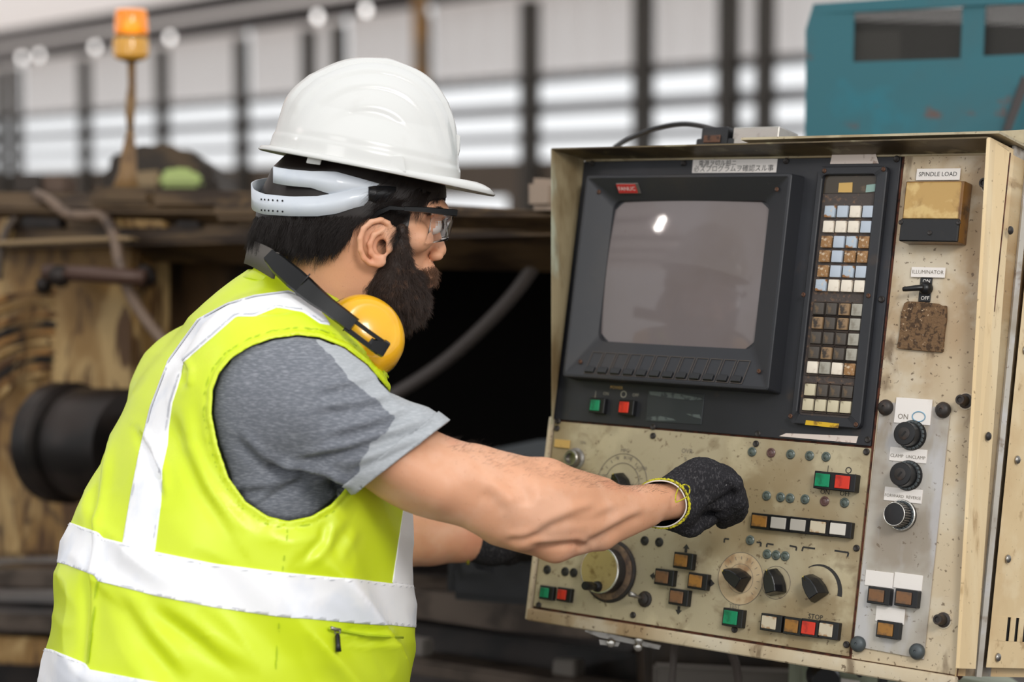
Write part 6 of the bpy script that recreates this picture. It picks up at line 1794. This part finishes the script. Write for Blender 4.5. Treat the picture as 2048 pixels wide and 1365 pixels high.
# ================================================================ ear defenders round the neck
em = thing('ear_defenders', 'yellow ear defenders on a black headband hung round the neck', 'ear protection', loc=at(700, 640, 2.33))
yel = mat('yellow_cup_plastic', lin((238, 178, 28)), .22, 0, [dict(scale=18, color=lin((226, 160, 24)), lo=.5, hi=.7, amt=.6), dict(scale=120, color=lin((120, 84, 30)), lo=.73, hi=.79, amt=.8)], coat=.3)
cupc = at(731, 670, 2.345)
cn = -F_ * .90 + R_ * .30 + U_ * .20; cn /= np.linalg.norm(cn)
cx1 = R_ * .62 - U_ * .78; cx1 -= cn * (cx1 @ cn); cx1 /= np.linalg.norm(cx1); cy1 = np.cross(cn, cx1)
Mc = Matrix(((cx1[0], cy1[0], cn[0], cupc[0]), (cx1[1], cy1[1], cn[1], cupc[1]), (cx1[2], cy1[2], cn[2], cupc[2]), (0, 0, 0, 1)))
def cup_m(prof, ax, ay, name, n=48):
    V = []; Fc = []
    for r, z in prof:
        for i in range(n):
            a = 2 * PI * i / n; V.append((r * ax * math.cos(a), r * ay * math.sin(a), z))
    for k in range(len(prof) - 1):
        for i in range(n):
            j = (i + 1) % n; Fc.append((k * n + i, k * n + j, (k + 1) * n + j, (k + 1) * n + i))
    Fc.append(tuple(reversed(range(n)))); Fc.append(tuple((len(prof) - 1) * n + i for i in range(n)))
    return mesh(name, V, Fc, True)
prof = [(1.0, -.012), (1.02, -.008), (1.0, 0), (.97, .010), (.90, .020), (.80, .027), (.66, .031), (.62, .0305), (.45, .0335), (.2, .035), (.01, .0352)]
def cup_set(M, nm):
    c = link('ear_cup', cup_m(prof, .0500, .0440, 'ear_cup'), em, M, yel)
    link('cup_cushion', cup_m([(.9, -.030), (1.0, -.027), (1.04, -.020), (1.04, -.014), (1.0, -.011), (.9, -.010)], .0500, .0440, 'cup_cushion'), c, M, blackpl)
cup_set(Mc, 0)
# far cup
cupf = at(700, 660, 2.56)
Mf = Matrix(((cx1[0], -cy1[0], -cn[0], cupf[0]), (cx1[1], -cy1[1], -cn[1], cupf[1]), (cx1[2], -cy1[2], -cn[2], cupf[2]), (0, 0, 0, 1)))
cup_set(Mf, 1)
gb_ = mat('gloss_black_arm', lin((13, 13, 14)), .30, 0, spec=.35)
def strip3(name, stations, th, material, parent, bev=.0012):
    """bar through stations (px,py,depth,half width px direction up-left normal), section width w, thickness th"""
    C = [at(a, b, c) for a, b, c, w in stations]; Vv = []
    for i, (a, b, c, w) in enumerate(stations):
        tng = C[min(i + 1, len(C) - 1)] - C[max(i - 1, 0)]; tng /= np.linalg.norm(tng)
        vw = (C[i] - CAM) / np.linalg.norm(C[i] - CAM)
        s = np.cross(tng, vw); s /= np.linalg.norm(s); o = np.cross(s, tng)
        if o @ vw > 0: o = -o
        h = w * c / FPX
        Vv += [C[i] + s * h + o * th * .3, C[i] + s * h * .8 + o * th, C[i] - s * h * .8 + o * th, C[i] - s * h + o * th * .3, C[i] - s * h - o * th * .4, C[i] + s * h - o * th * .4]
    Fc = []
    for i in range(len(C) - 1):
        for k in range(6): Fc.append((i * 6 + k, i * 6 + (k + 1) % 6, (i + 1) * 6 + (k + 1) % 6, (i + 1) * 6 + k))
    Fc.append(tuple(reversed(range(6)))); Fc.append(tuple((len(C) - 1) * 6 + k for k in range(6)))
    bm = bmesh.new(); vs = [bm.verts.new(v) for v in Vv]
    for f_ in Fc: bm.faces.new([vs[i] for i in f_])
    m = bm_mesh(name, bm, True, math.radians(30)); m.materials.append(material)
    return link(name, m, parent)
arm1 = strip3('band_arm', [(541, 513, 2.345, 15), (560, 532, 2.33, 20), (590, 558, 2.315, 22), (612, 576, 2.305, 21)], .006, gb_, em)
strip3('band_slider', [(606, 572, 2.303, 22), (630, 592, 2.298, 20), (655, 611, 2.292, 17), (690, 638, 2.288, 17), (708, 652, 2.287, 17)], .007, gb_, em)
# slotted end: two rails and a cross end
strip3('slot_rail', [(703, 638, 2.287, 4.5), (738, 664, 2.286, 4.5), (765, 683, 2.288, 4.5)], .005, gb_, em)
strip3('slot_rail', [(690, 656, 2.287, 5.5), (726, 683, 2.286, 5.5), (756, 706, 2.288, 5.5)], .005, gb_, em)
strip3('slot_end', [(744, 690, 2.288, 12), (766, 697, 2.288, 18), (771, 700, 2.289, 17)], .007, gb_, em)
strip3('slot_pivot', [(740, 682, 2.290, 8), (752, 692, 2.290, 9)], .006, blackpl, em)
for a_, b_ in (((596, 578), (620, 548)), ((686, 662), (710, 634))):
    link('ridge_line', tube_m([at(a_[0], a_[1], 2.292 if a_[0] > 650 else 2.298), at(b_[0], b_[1], 2.288 if a_[0] > 650 else 2.293)], .0009, 6, 'ridge_line'), em, None, blackpl)
# rubber headband behind the neck
V = []; Fc = []; n = 30
st_ = []
for k in range(n):
    t = k / (n - 1)
    px_ = 550 - 56 * math.sin(PI * min(t * .75, .5) ) + 34 * max(0, t - .6) ; dpt = 2.335 + .24 * t
    up = 484 + 26 * (1 - math.sin(PI * min(t * .9 + .05, .5)))
    V.append(at(px_ + 6, up - 6 * t, dpt)); V.append(at(px_ - 4, up + 52 - 14 * t, dpt))
for k in range(n - 1): Fc.append((2 * k, 2 * k + 2, 2 * k + 3, 2 * k + 1))
o = link('headband', mesh('headband', V, Fc, True), em, None, mat('matt_grey_rubber', lin((84, 79, 74)), .7))
md = o.modifiers.new('thickness', 'SOLIDIFY'); md.thickness = .004; md.offset = 0

# ================================================================ safety glasses
sg = thing('safety_glasses', 'clear safety glasses with black side arms on the face', 'glasses', loc=hp(885, 440, .03))
gp_ = lambda px, py, lat: at(px, py, DP - lat)
strip3('temple_arm', [(742, 440, 2.372, 3.5), (758, 425, 2.366, 5.5), (780, 416, 2.364, 4.5), (810, 418, 2.368, 3.5)], .003, gb_, sg)
strip3('temple_arm', [(808, 418, 2.368, 5), (850, 420, 2.372, 6), (880, 423, 2.378, 6.5), (911, 426, 2.392, 7)], .004, gb_, sg)
strip3('temple_arm', [(808, 418, 2.535, 5), (870, 421, 2.535, 5), (905, 424, 2.522, 6)], .003, gb_, sg)
clear = mat('clear_lens', (1, 1, 1, 1), .03, 0, trans=1.0, ior=1.25, spec=.6)
V = []; Fc = []; n = 40; m_ = 8
for i in range(n + 1):
    a = PI * (i / n - .5) * 1.0          # -90..90 across the face
    lat = .062 * math.sin(a)
    fwd = 862 + 46 * math.cos(a) ** .8 if abs(math.cos(a)) > 1e-6 else 862
    drop = 62 * (1 - .12 * math.cos(a)) * (1 - math.exp(-((abs(lat)) / .007) ** 2) * .72)
    for j in range(m_ + 1):
        v = j / m_
        V.append(gp_(fwd - 10 * v * v - 3 * v, 426 + drop * v, lat))
for i in range(n):
    for j in range(m_):
        q = i * (m_ + 1) + j; Fc.append((q, q + 1, q + m_ + 2, q + m_ + 1))
o = link('lens', mesh('lens', V, Fc, True), sg, None, clear)
md = o.modifiers.new('thickness', 'SOLIDIFY'); md.thickness = .0018; md.offset = 0
rimp = [gp_(862 + 46 * max(math.cos(PI * (i / 24 - .5)), 0) ** .8, 424, .062 * math.sin(PI * (i / 24 - .5))) for i in range(25)]
link('brow_bar', tube_m(rimp, .0022, 8, 'brow_bar'), sg, None, mat('clear_white_bar', lin((225, 228, 230)), .15, coat=.5))
